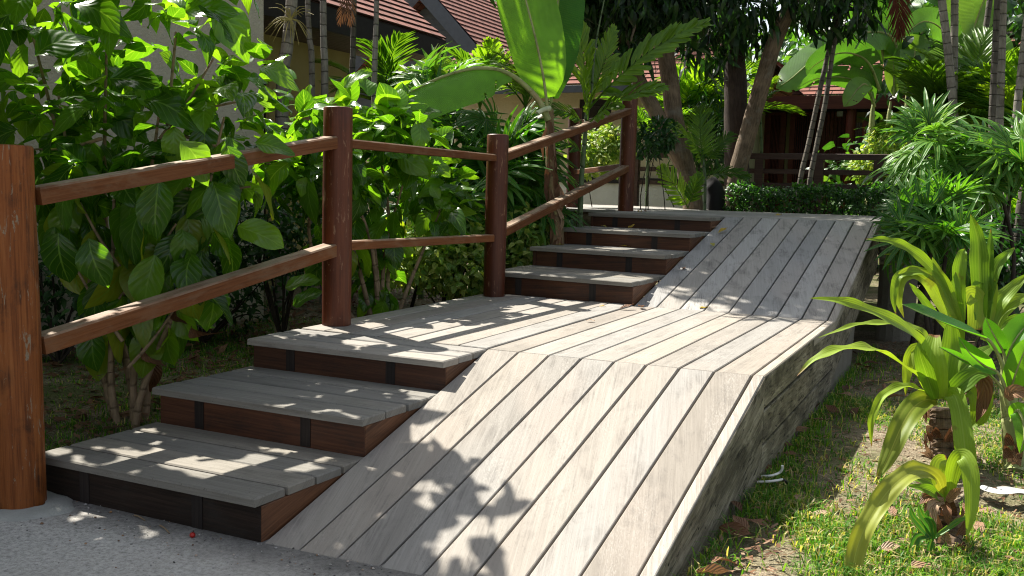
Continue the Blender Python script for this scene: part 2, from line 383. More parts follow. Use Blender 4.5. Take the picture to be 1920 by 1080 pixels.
# ================================================================= THE BOARDWALK (one thing)
W, W2, Y1, Y2, Y3, XR = 1.0587, 1.0897, 1.5015, 3.519, 5.862, 1.2
YS = [.0008, .5654, 1.1419, 3.5294, 4.2349, 4.8215, 5.4186]
ZS = [.1542, .3041, .4383, .5878, .7273, .8594, .9765]
SK = .059; Z1, Z2 = ZS[2], ZS[6]
bw = thing('boardwalk', 'grey timber walkway with a plank ramp beside two short flights of wooden steps', 'boardwalk', (.6, 0, 0))
G = .0035
xb0 = [-.035, .107, .252, .405, .555, .706, .858, 1.008, 1.168]
xb1 = [-.003, .154, .303, .454, .606, .751, .894, 1.043, 1.197]
xb2 = [.004, .153, .307, .459, .614, .759, .908, 1.056, 1.205]
xb3 = [.001, .155, .309, .459, .606, .756, .904, 1.049, 1.199]
def ramp(name, xa, ya, za, xc, yc, zc, mat, par, n=8):
    mb = MB()
    for i in range(n):
        g = G * (1 + .7 * random.random()); dz = random.uniform(-.0015, .0015)
        T = [(xa[i] + g, ya + SK * xa[i] + .0035, za + dz), (xa[i + 1] - g, ya + SK * xa[i + 1] + .0035, za + dz), (xc[i + 1] - g, yc + SK * xc[i + 1] - .0035, zc + dz), (xc[i] + g, yc + SK * xc[i] - .0035, zc + dz)]
        slab(mb, T, .032, A(T[3]) - A(T[0]), random.random() * .98, .0035)
    return mb.build(name, mat, par)
ramp('ramp_surface', xb0, 0., .004, xb1, Y1, Z1, DECK, bw)
ramp('ramp_surface', xb2, Y2, Z1, xb3, Y3, Z2, DECKG, bw)
# landing: right field, left field, first cross boards belong to the third step
mb = MB()
for i in range(8):
    g = G * (1 + .5 * random.random())
    T = [(xb1[i] + g, Y1 + SK * xb1[i] + .002, Z1), (xb1[i + 1] - g, Y1 + SK * xb1[i + 1] + .002, Z1), (xb2[i + 1] - g, Y2 + SK * xb2[i + 1] - .002, Z1), (xb2[i] + g, Y2 + SK * xb2[i] - .002, Z1)]
    slab(mb, T, .032, A(T[3]) - A(T[0]), random.random() * .98, .0035)
xs = np.linspace(-W - .03, -.003, 8)
for i in range(7):
    g = G * (1 + 1.6 * random.random()); dz = random.uniform(-.003, .004); ye = Y1 + .004 + random.choice([0, .0, .0])
    T = [(xs[i] + g, ye, Z1 + dz), (xs[i + 1] - g, ye, Z1 + dz), (xs[i + 1] - g, Y2 + .03, Z1 + dz), (xs[i] + g, Y2 + .03, Z1 + dz)]
    slab(mb, T, .03, (0, 1, 0), random.random() * .98, .0035)
mb.build('landing', DECK, bw)
# steps: tread > riser, skirt_board, batten x2
def step(i, last):
    y, z = YS[i], ZS[i]; zb = (0. if i == 0 else ZS[i - 1])
    up = i >= 3; w_ = W2 if up else W; sk = .068 * -1 if up else .0225
    ynext = {0: YS[1], 1: YS[2], 2: Y1, 3: YS[4], 4: YS[5], 5: YS[6], 6: Y3}[i] + (.0 if i in (2, 6) else .01)
    Yr, Yr1, zr0, zr1 = (0., Y1, 0., Z1) if not up else (Y2, Y3, Z1, Z2)
    n = {0: 4, 1: 4, 2: 3, 3: 5, 4: 4, 5: 4, 6: 3}[i]
    mb = MB(); e = np.linspace(y - .02, ynext - .002, n + 1)
    def xr(yy): return (-.035 * max(0., 1 - yy / Y1) if not up else .0) - .004
    for k in range(n):
        g = .0062 * (1 + .5 * random.random()); a, b = e[k] + (0 if k == 0 else g), e[k + 1] - g
        xl = -w_ - .015 - (.01 * random.random()); r_ = xr((a + b) / 2) - .012 * random.random()
        dz = random.uniform(-.002, .002)
        T = [(xl, a + sk * xl, z + dz), (r_, a + sk * r_, z + dz), (r_ + .006, b + sk * r_, z + dz), (xl, b + sk * xl, z + dz)]
        slab(mb, T, .030, (1, sk, 0), random.random() * .98, .005)
    tr = mb.build('tread', TREAD if i != 2 else DECK, bw)
    mb = MB(); zt = z - .031; yr = y + .002
    x0, x1 = -w_, -.006 + xr(y)
    extr(mb, [(x0, yr + sk * x0, zb - .02), (x1, yr + sk * x1, zb - .02), (x1, yr + sk * x1, zt), (x0, yr + sk * x0, zt)], (0, .028, 0), (1, sk, 0), random.random(), .002)
    mb.build('riser', RISERB if i == 0 else RISER, tr)
    for fx in (.21, .735):
        mb = MB(); xc = x0 + (x1 - x0) * fx; ww = .024
        extr(mb, [(xc - ww, yr - .003 + sk * xc, zb + .001), (xc + ww, yr - .003 + sk * xc, zb + .001), (xc + ww, yr - .003 + sk * xc, zt - .001), (xc - ww, yr - .003 + sk * xc, zt - .001)], (0, .005, 0), (0, 0, 1), random.random(), .0)
        mb.build('joist_stain', BLACKB, tr)  # dark stain where a joist ends, modelled as a thin proud strip
    mb = MB()   # the wedge board that closes the side towards the ramp
    def zr(yy): return zr0 + (zr1 - zr0) * (yy - Yr) / (Yr1 - Yr)
    ytop = Yr + (zt - zr0) / (zr1 - zr0) * (Yr1 - Yr)
    xa, xc_ = xr(y) - .003, xr(ytop) - .003
    ya_ = yr + .003
    zlo = max(zb - .02, zr(ya_) - .03)
    extr(mb, [(xa, ya_, zlo), (xc_, ytop + .03, zt - .002), (xc_, ytop - .01, zt), (xa, ya_, zt)], (-.022, 0, 0), (0, 1, .25), random.random(), .002)
    mb.build('skirt_board', SKIRT, tr)
for i in range(7): step(i, i == 6)
# closed left flanks
mb = MB()
for a, b, z in ((YS[0] + .032, YS[1], ZS[0]), (YS[1], YS[2], ZS[1]), (YS[2], Y2, ZS[2])):
    extr(mb, [(-W, b - .02, -.02), (-W, a - .02, -.02), (-W, a - .02, z - .033), (-W, b - .02, z - .033)], (.025, 0, 0), (0, 1, 0), random.random())
for a, b, z in ((Y2 + .1, YS[4] + .06, ZS[3]), (YS[4] + .06, YS[5] + .06, ZS[4]), (YS[5] + .06, YS[6] + .06, ZS[5]), (YS[6] + .06, Y3 + .02, ZS[6])):
    extr(mb, [(-W2, b, -.02), (-W2, a, -.02), (-W2, a, z - .033), (-W2, b, z - .033)], (.025, 0, 0), (0, 1, 0), random.random())
mb.build('flank_board', RISER, bw)
# right wall: edge cap + mouldy boards
XW = 1.252
ex = []
def capseg(ya, za, xa, yc, zc, xc):
    mb = MB()
    T = [(xa + .004, ya + SK * xa, za + .003), (xa + .048, ya + SK * xa, za + .003), (xc + .048, yc + SK * xc, zc + .003), (xc + .004, yc + SK * xc, zc + .003)]
    slab(mb, T, .05, A(T[3]) - A(T[0]), random.random(), .004)
    mb.build('edge_cap', EDGE, bw)
capseg(0.0, .004, 1.168, Y1, Z1, 1.199); capseg(Y1 + .003, Z1, 1.199, Y2 - .003, Z1, 1.206); capseg(Y2, Z1, 1.206, Y3 - .01, Z2, 1.2)
yA, yB, yC = Y1 + SK * 1.2, Y2 + SK * 1.2, Y3 + SK * 1.2
yD = .07
mb = MB()   # triangular lower flank
def lower(t): return (1.168 + .05 + (XW - 1.218) * t, yD + (yA - yD) * t)
xa, ya = lower(0); xc_, yc_ = lower(1)
extr(mb, [(xa, ya, -.06), (xc_, yc_ - .003, -.06), (xc_, yc_ - .003, Z1 - .004), (xa, ya, -.0)], (-.03, 0, 0), (0, 1, .27), .31, .002)
mb.build('side_board', WALLB, bw)
for a, b in ((.304, .434), (.152, .290), (-.06, .138)):
    mb = MB(); j = random.uniform(-.002, .002)
    extr(mb, [(XW + j, yA + .004, a), (XW + j, yB - .003, a), (XW + j, yB - .003, b), (XW + j, yA + .004, b)], (-.03, 0, 0), (0, 1, 0), random.random(), .004)
    mb.build('side_board', WALLB, bw)
sl_ = (Z2 - Z1) / (yC - yB)
for a, b, ye in ((-.17, -.004, 1.), (-.36, -.180, .97)):
    mb = MB(); L_ = (yC - yB) * ye
    extr(mb, [(XW, yB, Z1 + a), (XW, yB + L_, Z1 + a + sl_ * L_), (XW, yB + L_, Z1 + b + sl_ * L_), (XW, yB, Z1 + b)], (-.03, 0, 0), (0, 1, sl_), random.random(), .004)
    mb.build('side_board', WALLB, bw)
mb = MB(); box(mb, (1.205, yA + .01, -.06), (1.218, yB - .01, Z1 - .05), (0, 1, 0)); mb.build('backing_board', BLACKB, bw)
GREYC = plaster_mat('weathered support concrete', (.20, .185, .155), .92, .6, (.45, .42, .38), 2.)
mb = MB(); y_e = yB + 1.15
extr(mb, [(XW - .012, yB + .01, -.06), (XW - .012, y_e - .12, -.06), (XW - .012, y_e - .02, .25), (XW - .012, y_e, Z1 - .362 + sl_ * 1.15), (XW - .012, yB + .01, Z1 - .362)], (-.12, 0, 0), (0, 0, 1), .5, .01)
mb.build('support_wall', GREYC, bw)
for xp, yp in ((1.40, 6.12), (1.8, 7.9), (-1.7, 7.3)):
    mb = MB(); tube(mb, [(xp, yp, -.06), (xp, yp, .70)], [.15], 16, rnd=.4)
    mb.build('pier', GREYC, bw)
# the raised cross deck
mb = MB(); yy = 0.
bounds = np.arange(Y3 + .002, 8.45, .147)
for k in range(len(bounds) - 1):
    a, b = bounds[k] + .003, bounds[k + 1] - .003
    x0 = -W2 - .01 if b < 7.0 else -2.16 - .02 * random.random()
    x1 = 1.95
    cut = sorted([x0] + [random.uniform(x0 + .6, x1 - .6) for _ in range(2)] + [x1])
    for p, s_ in zip(cut[:-1], cut[1:]):
        slab(mb, [(p + .002, a + SK * p, Z2), (s_ - .002, a + SK * s_, Z2), (s_ - .002, b + SK * s_, Z2), (p + .002, b + SK * p, Z2)], .03, (1, SK, 0), random.random(), .0035)
# sunlit strip of boards farther back on the left
for k in range(8):
    a, b = 8.46 + k * .147, 8.455 + (k + 1) * .147
    slab(mb, [(-3.5, a - .18, Z2 - .004), (-.9, a - .05, Z2 - .004), (-.9, b - .05, Z2 - .004), (-3.5, b - .18, Z2 - .004)], .03, (1, .05, 0), random.random(), .0035)
mb.build('deck', DECKG, bw)
mb = MB()
extr(mb, [(XW + .003, yC + .06, .63), (1.95, yC + .06 + .04, .63), (1.95, yC + .06 + .04, Z2 - .034), (XW + .003, yC + .06, Z2 - .034)], (0, .08, 0), (1, 0, 0), .2, .006)
mb.build('edge_beam', WALLB, bw); mb = MB()
extr(mb, [(-2.14, 6.96, .55), (-W2 - .03, 6.98, .55), (-W2 - .03, 6.98, Z2 - .034), (-2.14, 6.96, Z2 - .034)], (0, .08, 0), (1, 0, 0), .7, .006)
mb.build('edge_beam', WALLB, bw)

# ================================================================= HANDRAIL
hr = thing('handrail', 'round red brown posts with two sloping wooden rails beside the steps', 'handrail', (-1.0, 1.7, 0))
posts = [(-1.002, -.08 - .075, .0, 1.283, .081, POSTO), (-1.007, 1.70, Z1 + .001, 1.568, .0755, POSTR), (-.955, 3.40, Z1 + .001, 1.53, .0735, POSTR), (-1.117, 6.45, Z2 + .001, 2.132, .076, POSTR), (-1.99, 7.20, Z2 + .001, 2.03, .072, POSTR)]
def post(mb, x, y, z0, z1, r, lean=(0, 0)):
    k = 14; zz = np.concatenate([np.linspace(z0, z1 - .008, k), [z1 - .003, z1]])
    rad = np.concatenate([np.full(k, r), [r - .003, r - .010]])
    rad[:k] *= 1 + .012 * np.sin(np.linspace(0, 6, k) + x)
    seg = 36; th = np.linspace(0, 2 * pi, seg + 1)
    wob = 1 + .012 * np.sin(3 * th + 2 * x) + .008 * np.sin(7 * th + y)
    V = np.stack([x + lean[0] * (zz - z0)[:, None] + rad[:, None] * wob * np.cos(th), y + lean[1] * (zz - z0)[:, None] + rad[:, None] * wob * np.sin(th), np.broadcast_to(zz[:, None], (len(zz), seg + 1))], -1)
    uv = np.stack([np.broadcast_to(zz[:, None], (len(zz), seg + 1)), np.broadcast_to((th * r)[None], (len(zz), seg + 1))], -1)
    i, j = np.meshgrid(np.arange(len(zz) - 1), np.arange(seg), indexing='ij'); q_ = (i * (seg + 1) + j).ravel()
    mb.add(V, [np.stack([q_, q_ + 1, q_ + seg + 2, q_ + seg + 1], 1)], uv, .37 + .1 * x)
    mb.add(V[-1][:-1], [np.arange(seg)], np.stack([V[-1][:-1, 0] - x, V[-1][:-1, 1] - y], 1), .11, 1)
GREYTOP = wood_mat('grey end grain', (.09, .075, .065), (.16, .135, .12), (.23, .20, .18), .85, (.05, .04, .035), .6)
for i, (x, y, z0, z1, r, mt) in enumerate(posts):
    mb = MB(); post(mb, x, y, z0, z1, r, (-.018, .0) if i == 0 else (0, 0))
    mb.build('post', [mt, GREYTOP], hr, smooth=True, label='orange weathered front post with dark streaks' if i == 0 else None)
def rail(a, b, h=.052, w_=.072, name='rail', mat=RAILW, par=None, rnd=None):
    a, b = A(a, float), A(b, float); t = nrm(b - a); s_ = nrm(np.cross(t, (0, 0, 1.))); n_ = np.cross(s_, t)
    mb = MB()
    k = 12; L = np.linalg.norm(b - a)
    # slightly wavy top edge from wear: several short slabs would show seams, so one board with chamfer
    T = [a - s_ * w_ / 2 + n_ * h / 2, a + s_ * w_ / 2 + n_ * h / 2, b + s_ * w_ / 2 + n_ * h / 2, b - s_ * w_ / 2 + n_ * h / 2]
    slab(mb, T, h, t, random.random() if rnd is None else rnd, .007, down=-n_)
    return mb.build(name, mat, par or hr)
def PX(i, z): return (posts[i][0], posts[i][1] if i else -.08, z)
rail(PX(0, 1.108), PX(1, 1.396), .062, .088); rail(PX(0, .577), PX(1, .845), .064, .090)
rail(PX(1, 1.388), PX(2, 1.372), .046, .062); rail(PX(1, .854), PX(2, .838), .048, .062)
rail(PX(2, 1.371), PX(3, 1.939), .058, .08); rail(PX(2, .858), PX(3, 1.398), .058, .08)
rail(PX(3, 1.90), PX(4, 1.87), .05, .06); rail(PX(3, 1.412), PX(4, 1.352), .05, .06)
# ================================================================= FOLIAGE TOOLS
def grid_faces(a, b):
    i, j = np.meshgrid(np.arange(a - 1), np.arange(b - 1), indexing='ij'); k = (i * b + j).ravel()
    return np.stack([k, k + b, k + b + 1, k + 1], 1)
def leaf_t(L=1., W=.45, droop=.3, fold=.12, wave=.04, nl=7, nw=5, peak=.45, petiole=.08, seed=0, point=1., curl=0.):
    """one leaf: base at the origin, runs along +x, upper side +z"""
    r = np.random.default_rng(seed); s = np.linspace(0, 1, nl); v = np.linspace(-1, 1, nw)
    prof = np.sin(pi * s ** (math.log(.5) / math.log(peak))) ** .75
    prof = prof * (1 - .25 * s ** 3 * point); prof[0] = .04; prof[-1] = .02
    x = petiole + s * (L - petiole); z = -droop * L * s ** 1.8 + .06 * L * np.sin(pi * s)
    ph = r.random(3) * 6.28
    wv = wave * L * (np.sin(9 * s + ph[0])[:, None] * np.abs(v)[None] ** 1.5 * np.where(v < 0, np.sin(ph[1]), np.cos(ph[1] + .5))[None])
    Y = prof[:, None] * v[None] * W / 2 * L
    Zz = z[:, None] + fold * np.abs(Y) * (1 - 2 * curl * np.abs(v)[None]) + wv
    X = x[:, None] - .10 * L * (np.abs(v)[None] ** 2) * prof[:, None] * .4 + 0 * Y
    side = .06 * L * np.sin(pi * s + ph[2])[:, None] * r.uniform(-1, 1)
    V = np.stack([X, Y + side, Zz], -1).reshape(-1, 3)
    uv = np.stack(np.broadcast_arrays(s[:, None], (v * .5 + .5)[None]), -1).reshape(-1, 2)
    return V, [grid_faces(nl, nw)], uv
def scatter(mb, temps, O, D, Nn, Sc, rnd):
    O = A(O, float); n = len(O); D = nrm(D); B = nrm(np.cross(Nn, D)); Nv = np.cross(D, B)
    Sc = np.broadcast_to(np.asarray(Sc, float), (n,)); rnd = np.broadcast_to(np.asarray(rnd, float), (n,))
    ch = rng.integers(0, len(temps), n)
    for k, (V, fs, uv) in enumerate(temps):
        ix = np.nonzero(ch == k)[0]
        if not len(ix): continue
        m_ = len(V)
        P = O[ix, None] + Sc[ix, None, None] * (V[None, :, 0:1] * D[ix, None] + V[None, :, 1:2] * B[ix, None] + V[None, :, 2:3] * Nv[ix, None])
        off = (np.arange(len(ix)) * m_)
        faces = [(f[None] + off[:, None, None]).reshape(-1, f.shape[1]) for f in fs]
        mb.add(P, faces, np.tile(uv, (len(ix), 1)), np.repeat(rnd[ix], m_))
def blob_pts(blobs, n, shell=.55, low=-1.):
    """points in a set of ellipsoids [(centre, radii)], more of them near the surface; returns points and outward directions"""
    vol = A([np.prod(np.broadcast_to(b[1], 3)) ** .75 for b in blobs]); cnt = rng.multinomial(n, vol / vol.sum())
    P, O = [], []
    for (c, r), k in zip(blobs, cnt):
        r = np.broadcast_to(np.asarray(r, float), 3); d = nrm(rng.normal(size=(k, 3)))
        rad = shell + (1 - shell) * rng.random(k) ** .6
        lump = 1 + .22 * np.sin(d @ A([4., 2., 3.]) * 2 + c[0] * 9) * np.sin(d @ A([-2., 4., 1.]) * 2 + c[1] * 7)
        P.append(A(c) + d * r * (rad * lump)[:, None]); O.append(nrm(d / r))
    return np.vstack(P), np.vstack(O)
def leaves(mb, temps, blobs, n, size, droop=.35, spread=.6, shell=.5, rmax=.93, upn=.9, yellow=0.):
    P, O = blob_pts(blobs, n, shell); n = len(P)
    D = O * .75 + rng.normal(size=(n, 3)) * spread + A([0, 0, -droop])
    Nn = A([0, 0, upn]) + O * .45 + rng.normal(size=(n, 3)) * .38
    rr = rng.random(n) * rmax
    if yellow: rr = np.where(rng.random(n) < yellow, rng.uniform(.95, 1., n), rr)
    scatter(mb, temps, P - nrm(D) * size[0] * .3, D, Nn, rng.uniform(size[0], size[1], n), rr)
    return P
def twigs(mb, root, targets, r0, r1, seg=6, n=7, bend=.15):
    for t in targets:
        root_ = A(root, float); t = A(t, float); m_ = root_ * .5 + t * .5 + rng.normal(size=3) * bend * np.linalg.norm(t - root_) * .5 + A([0, 0, .06])
        tube(mb, [root_, m_, t], [r0, r1], seg, n, rnd=random.random())
def frond_t(L=1., n=26, ll=.42, lw=.035, arch=.55, ang=55, vee=.25, blunt=False, seed=0, start=.16, hang=.35, fold=.35, tilt0=0.):
    """a feather palm leaf: base at the origin, runs along +x and arches over"""
    r = np.random.default_rng(seed); mbt = MB()
    s = np.linspace(0, 1, 16); th = -arch * 1.7 * s ** 1.3 + arch * .55
    step_ = np.stack([np.cos(th), 0 * th, np.sin(th)], 1) * L / 15
    R = np.concatenate([[[0, 0, 0]], np.cumsum(step_[:-1], 0)])
    rad = np.linspace(.011, .002, 16) * L
    Vr = np.concatenate([R + np.stack([0 * rad, sy_ * rad, sz_ * rad], 1) for sy_, sz_ in ((1, 0), (0, 1), (-1, 0), (0, -1))])
    q_ = []
    for a in range(4):
        b = (a + 1) % 4
        for i in range(15): q_.append([a * 16 + i, a * 16 + i + 1, b * 16 + i + 1, b * 16 + i])
    V = [Vr]; Fq = [A(q_)]; UV = [np.tile([[.5, .5]], (64, 1))]; k = 64
    for side in (-1, 1):
        for i in range(n):
            t = start + (1 - start) * (i + .5 * (side > 0) + r.uniform(-.15, .15)) / n
            t = min(max(t, 0), 1.)
            base = A([np.interp(t, s, R[:, c_]) for c_ in range(3)])
            a_ = np.interp(t, s, th); T = A([cos(a_), 0, sin(a_)]); U = A([-sin(a_), 0, cos(a_)])
            aa = radians(ang * (1.15 - .75 * t) + r.uniform(-7, 7))
            d = T * cos(aa) + A([0, side, 0]) * sin(aa); d = nrm(d + U * (vee + r.uniform(-.1, .1)))
            l_ = ll * L * (sin(pi * min(1, (t * .86 + .12))) ** .7) * r.uniform(.88, 1.1)
            w_ = lw * L * r.uniform(.85, 1.15) * (1.1 - .35 * t)
            m_ = 5; ss = np.linspace(0, 1, m_)
            C_ = base + d * (ss * l_)[:, None] + A([0, 0, -1.]) * (hang * l_ * ss ** 2)[:, None]
            wd = nrm(np.cross(U, d)); up_ = nrm(np.cross(d, wd))
            pr_ = A([.35, .95, 1., .9, .75]) if blunt else A([.45, 1., .95, .65, .04])
            X = np.stack([C_ - wd * (pr_ * w_ / 2)[:, None] + up_ * (pr_ * w_ * fold / 2)[:, None], C_, C_ + wd * (pr_ * w_ / 2)[:, None] + up_ * (pr_ * w_ * fold / 2)[:, None]], 1)
            if blunt: X[-1, 0] += d * r.uniform(-.04, .05) * L * .5; X[-1, 2] += d * r.uniform(-.05, .04) * L * .5
            V.append(X.reshape(-1, 3)); Fq.append(grid_faces(m_, 3) + k); k += m_ * 3
            UV.append(np.stack(np.broadcast_arrays(ss[:, None], A([0, .5, 1.])[None]), -1).reshape(-1, 2))
    return np.vstack(V), [np.vstack(Fq)], np.vstack(UV)
def fan_t(n=9, L=1., w=.15, spread=230, seed=0, droop=.3, stalk=.0):
    r = np.random.default_rng(seed); V, Fq, UV = [], [], []; k = 0
    for i in range(n):
        a = radians(-spread / 2 + spread * (i + .5) / n + r.uniform(-5, 5)); d = A([cos(a), sin(a), 0])
        l_ = L * (1 - .28 * abs(a) / radians(spread / 2)) * r.uniform(.85, 1.08); m_ = 6; s = np.linspace(0, 1, m_)
        lift = .22 * (1 - .5 * abs(a))
        C_ = d * (s * l_)[:, None] + A([0, 0, 1.]) * (lift * l_ * s - (droop + r.uniform(-.08, .15) + lift) * l_ * s ** 2.2)[:, None]
        wd = A([-sin(a), cos(a), 0]); pr_ = A([.12, .7, 1., .95, .7, .15])
        X = np.stack([C_ - wd * (pr_ * w * L / 2)[:, None] + A([0, 0, .25 * w * L / 2]) * pr_[:, None], C_, C_ + wd * (pr_ * w * L / 2)[:, None] + A([0, 0, .25 * w * L / 2]) * pr_[:, None]], 1)
        V.append(X.reshape(-1, 3)); Fq.append(grid_faces(m_, 3) + k); k += m_ * 3
        UV.append(np.stack(np.broadcast_arrays(s[:, None], A([0, .5, 1.])[None]), -1).reshape(-1, 2))
    return np.vstack(V), [np.vstack(Fq)], np.vstack(UV)
def strap(mb, P, width, face=0., fold=.25, wave=.0, nl=30, nw=7, rnd=.5, prof=None, twist=0., tears=0, curl=0., seed=None, nref=None):
    """a long leaf blade along the curve P; width = widest; prof = width profile over 0..1"""
    r = np.random.default_rng(seed if seed is not None else int(rng.integers(1e9)))
    C_ = cr(P, nl); T = nrm(np.gradient(C_, axis=0)); s = np.linspace(0, 1, nl); v = np.linspace(-1, 1, nw)
    toc = nrm(CAMP - C_)
    nh = nrm(A([0, 0, 1.]) * (1 - face) + toc * face) if nref is None else nrm(np.broadcast_to(A(nref, float), C_.shape))
    Wd = np.cross(T, nh); ln = np.linalg.norm(Wd, axis=1)
    for i in range(1, nl):
        if ln[i] < .15: Wd[i] = Wd[i - 1]
        if Wd[i] @ Wd[i - 1] < 0: Wd[i] = -Wd[i]
    Wd = nrm(Wd); Up = nrm(np.cross(Wd, T))
    if twist:
        a = twist * s; W2_ = Wd * np.cos(a)[:, None] + Up * np.sin(a)[:, None]; Up = -Wd * np.sin(a)[:, None] + Up * np.cos(a)[:, None]; Wd = W2_
    pf = (np.interp(s, [0, .12, .45, .8, .95, 1.], [.55, .8, 1., .62, .2, .02]) if prof is None else np.interp(s, np.linspace(0, 1, len(prof)), prof))
    hw = pf * width / 2
    L = np.linalg.norm(np.diff(C_, axis=0), axis=1).sum()
    ph = r.random(4) * 6.28
    wv = wave * width * (np.sin(s * L / max(width, .01) * 2.6 + ph[0])[:, None] * np.clip(v, 0, 1)[None] ** 1.5 + np.sin(s * L / max(width, .01) * 2.2 + ph[1])[:, None] * np.clip(-v, 0, 1)[None] ** 1.5) * np.minimum(1, pf * 1.5)[:, None]
    X = C_[:, None] + Wd[:, None] * (hw[:, None] * v[None])[..., None] + Up[:, None] * ((fold * np.abs(v)[None] ** (1 + curl)) * hw[:, None] + wv)[..., None]
    uv = np.stack(np.broadcast_arrays(s[:, None], (v * .5 + .5)[None]), -1)
    fs = grid_faces(nl, nw)
    if tears:
        keep = np.ones(len(fs), bool)
        for _ in range(tears):
            i = r.integers(2, nl - 3); sd = r.integers(0, 2); dep = r.integers(1, (nw - 1) // 2)
            for q_ in range(dep):
                j = q_ if sd == 0 else nw - 2 - q_
                keep[i * (nw - 1) + j] = r.random() < .25
        fs = fs[keep]
    mb.add(X.reshape(-1, 3), [fs], uv.reshape(-1, 2), rnd)
# ----------------------------------------------------------------- leaf materials
g = lambda *a: a
NONI = leaf_mat('glossy broad leaf', [(0., (.026, .080, .007)), (.5, (.058, .15, .012)), (.9, (.125, .24, .02)), (.95, (.13, .20, .018)), (1., (.20, .235, .025))], (2.5, 2.4, .5), .52, .22, .5, (.15, .27, .05), 6., .14)
SMALL = leaf_mat('small dark leaf', [(0., (.010, .040, .010)), (.6, (.02, .075, .014)), (.93, (.045, .11, .02)), (1., (.2, .22, .03))], (1.2, 1.6, .4), .35, .4, .5, None, 0)
HEDGE = leaf_mat('clipped hedge leaf', [(0., (.014, .055, .010)), (.6, (.035, .11, .018)), (.93, (.08, .19, .03)), (1., (.16, .26, .04))], (1.3, 1.6, .4), .4, .38, .5, None, 0)
VARI = leaf_mat('yellow green variegated leaf', [(0., (.09, .20, .03)), (.35, (.20, .33, .05)), (.75, (.38, .46, .10)), (1., (.52, .54, .16))], (1.4, 1.4, .5), .4, .4, .5, (.05, .14, .03), 5., .3)
MANGO = leaf_mat('dark lance leaf', [(0., (.007, .022, .007)), (.6, (.015, .046, .010)), (.95, (.04, .09, .015)), (1., (.07, .12, .02))], (1.4, 1.8, .4), .35, .38, .4, None, 0)
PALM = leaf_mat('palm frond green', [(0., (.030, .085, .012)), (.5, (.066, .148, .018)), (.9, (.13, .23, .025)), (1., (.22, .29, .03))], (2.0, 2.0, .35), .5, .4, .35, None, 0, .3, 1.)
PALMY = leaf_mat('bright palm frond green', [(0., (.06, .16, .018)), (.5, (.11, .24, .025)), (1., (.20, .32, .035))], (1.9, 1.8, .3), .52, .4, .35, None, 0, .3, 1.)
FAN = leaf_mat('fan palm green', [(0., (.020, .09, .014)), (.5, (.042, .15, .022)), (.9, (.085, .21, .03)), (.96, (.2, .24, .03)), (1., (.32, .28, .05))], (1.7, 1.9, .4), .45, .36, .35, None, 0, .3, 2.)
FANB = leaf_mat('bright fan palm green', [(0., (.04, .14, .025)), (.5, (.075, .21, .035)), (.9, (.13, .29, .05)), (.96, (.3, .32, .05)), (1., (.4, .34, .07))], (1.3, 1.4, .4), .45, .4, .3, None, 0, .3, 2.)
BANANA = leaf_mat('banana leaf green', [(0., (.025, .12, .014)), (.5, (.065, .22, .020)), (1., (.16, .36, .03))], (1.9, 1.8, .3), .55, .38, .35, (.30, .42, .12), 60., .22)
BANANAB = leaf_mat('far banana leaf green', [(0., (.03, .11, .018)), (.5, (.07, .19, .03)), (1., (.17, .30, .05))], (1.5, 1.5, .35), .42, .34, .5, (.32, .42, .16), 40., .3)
CRIN = leaf_mat('lily strap leaf', [(0., (.075, .17, .014)), (.5, (.16, .28, .022)), (1., (.30, .39, .045))], (1.3, 1.3, .35), .45, .5, .3, (.24, .36, .06), 0, .12, 7., ((.22, .11, .04), .96), ((.12, .06, .02), 8., .45))
CRIND = leaf_mat('withering lily leaf', [(0., (.13, .20, .018)), (1., (.29, .31, .045))], (1.2, 1.1, .35), .4, .52, .3, (.36, .40, .08), 0, .2, 3., ((.16, .075, .03), .93), ((.22, .10, .035), 4.5, .75))
DRY = leaf_mat('dry brown leaf', [(0., (.10, .045, .02)), (.5, (.20, .10, .05)), (.8, (.32, .19, .11)), (1., (.42, .30, .20))], (1., .8, .6), .2, .6, .3, (.12, .06, .03), 6., .5)
YEL = leaf_mat('fallen yellow leaf', [(0., (.35, .22, .02)), (.6, (.50, .36, .03)), (1., (.32, .34, .05))], (1., .9, .4), .25, .45, .4, (.4, .28, .05), 5., .3)
DRYF = leaf_mat('dry palm frond', [(0., (.10, .05, .03)), (1., (.25, .14, .08))], (1., .8, .5), .25, .7, .2, None, 0, .3, 1.)
GRASS = leaf_mat('grass blade', [(0., (.035, .12, .012)), (.5, (.085, .22, .02)), (.8, (.19, .32, .03)), (.9, (.40, .36, .13)), (1., (.52, .44, .24))], (1.6, 1.6, .4), .45, .5, .3, None, 0)
STEM = bark_mat('tan woody stem', (.12, .085, .05), (.32, .23, .14), .3, 9.)
DKSTEM = bark_mat('dark twig', (.015, .011, .008), (.045, .034, .024))
TRUNK = bark_mat('grey brown tree bark', (.06, .042, .026), (.20, .145, .095), 0., patch=(.17, .15, .12))
TRUNKD = bark_mat('dark tree bark', (.02, .013, .010), (.06, .042, .032), 0.)
PTRUNK = bark_mat('ringed grey palm trunk', (.13, .115, .095), (.27, .245, .205), .9, 9., patch=(.10, .085, .07))
PTRUNKD = bark_mat('ringed dark palm trunk', (.04, .035, .028), (.12, .105, .085), .9, 10.)
PTRUNKM = bark_mat('ringed brown grey palm trunk', (.055, .047, .038), (.17, .15, .12), .9, 10.)
BAMB = bark_mat('green ringed cane', (.045, .075, .03), (.10, .14, .06), .8, 5., .5)
BANTR = bark_mat('dry banana stem', (.05, .032, .015), (.22, .15, .075), .3, 3., .8, (.22, .25, .09))
BANGR = bark_mat('green banana stem', (.16, .19, .06), (.34, .36, .15), .3, 3., .6, (.30, .22, .12))
LILTR = bark_mat('scaly lily stump', (.045, .028, .016), (.20, .14, .09), .9, 22., .9)
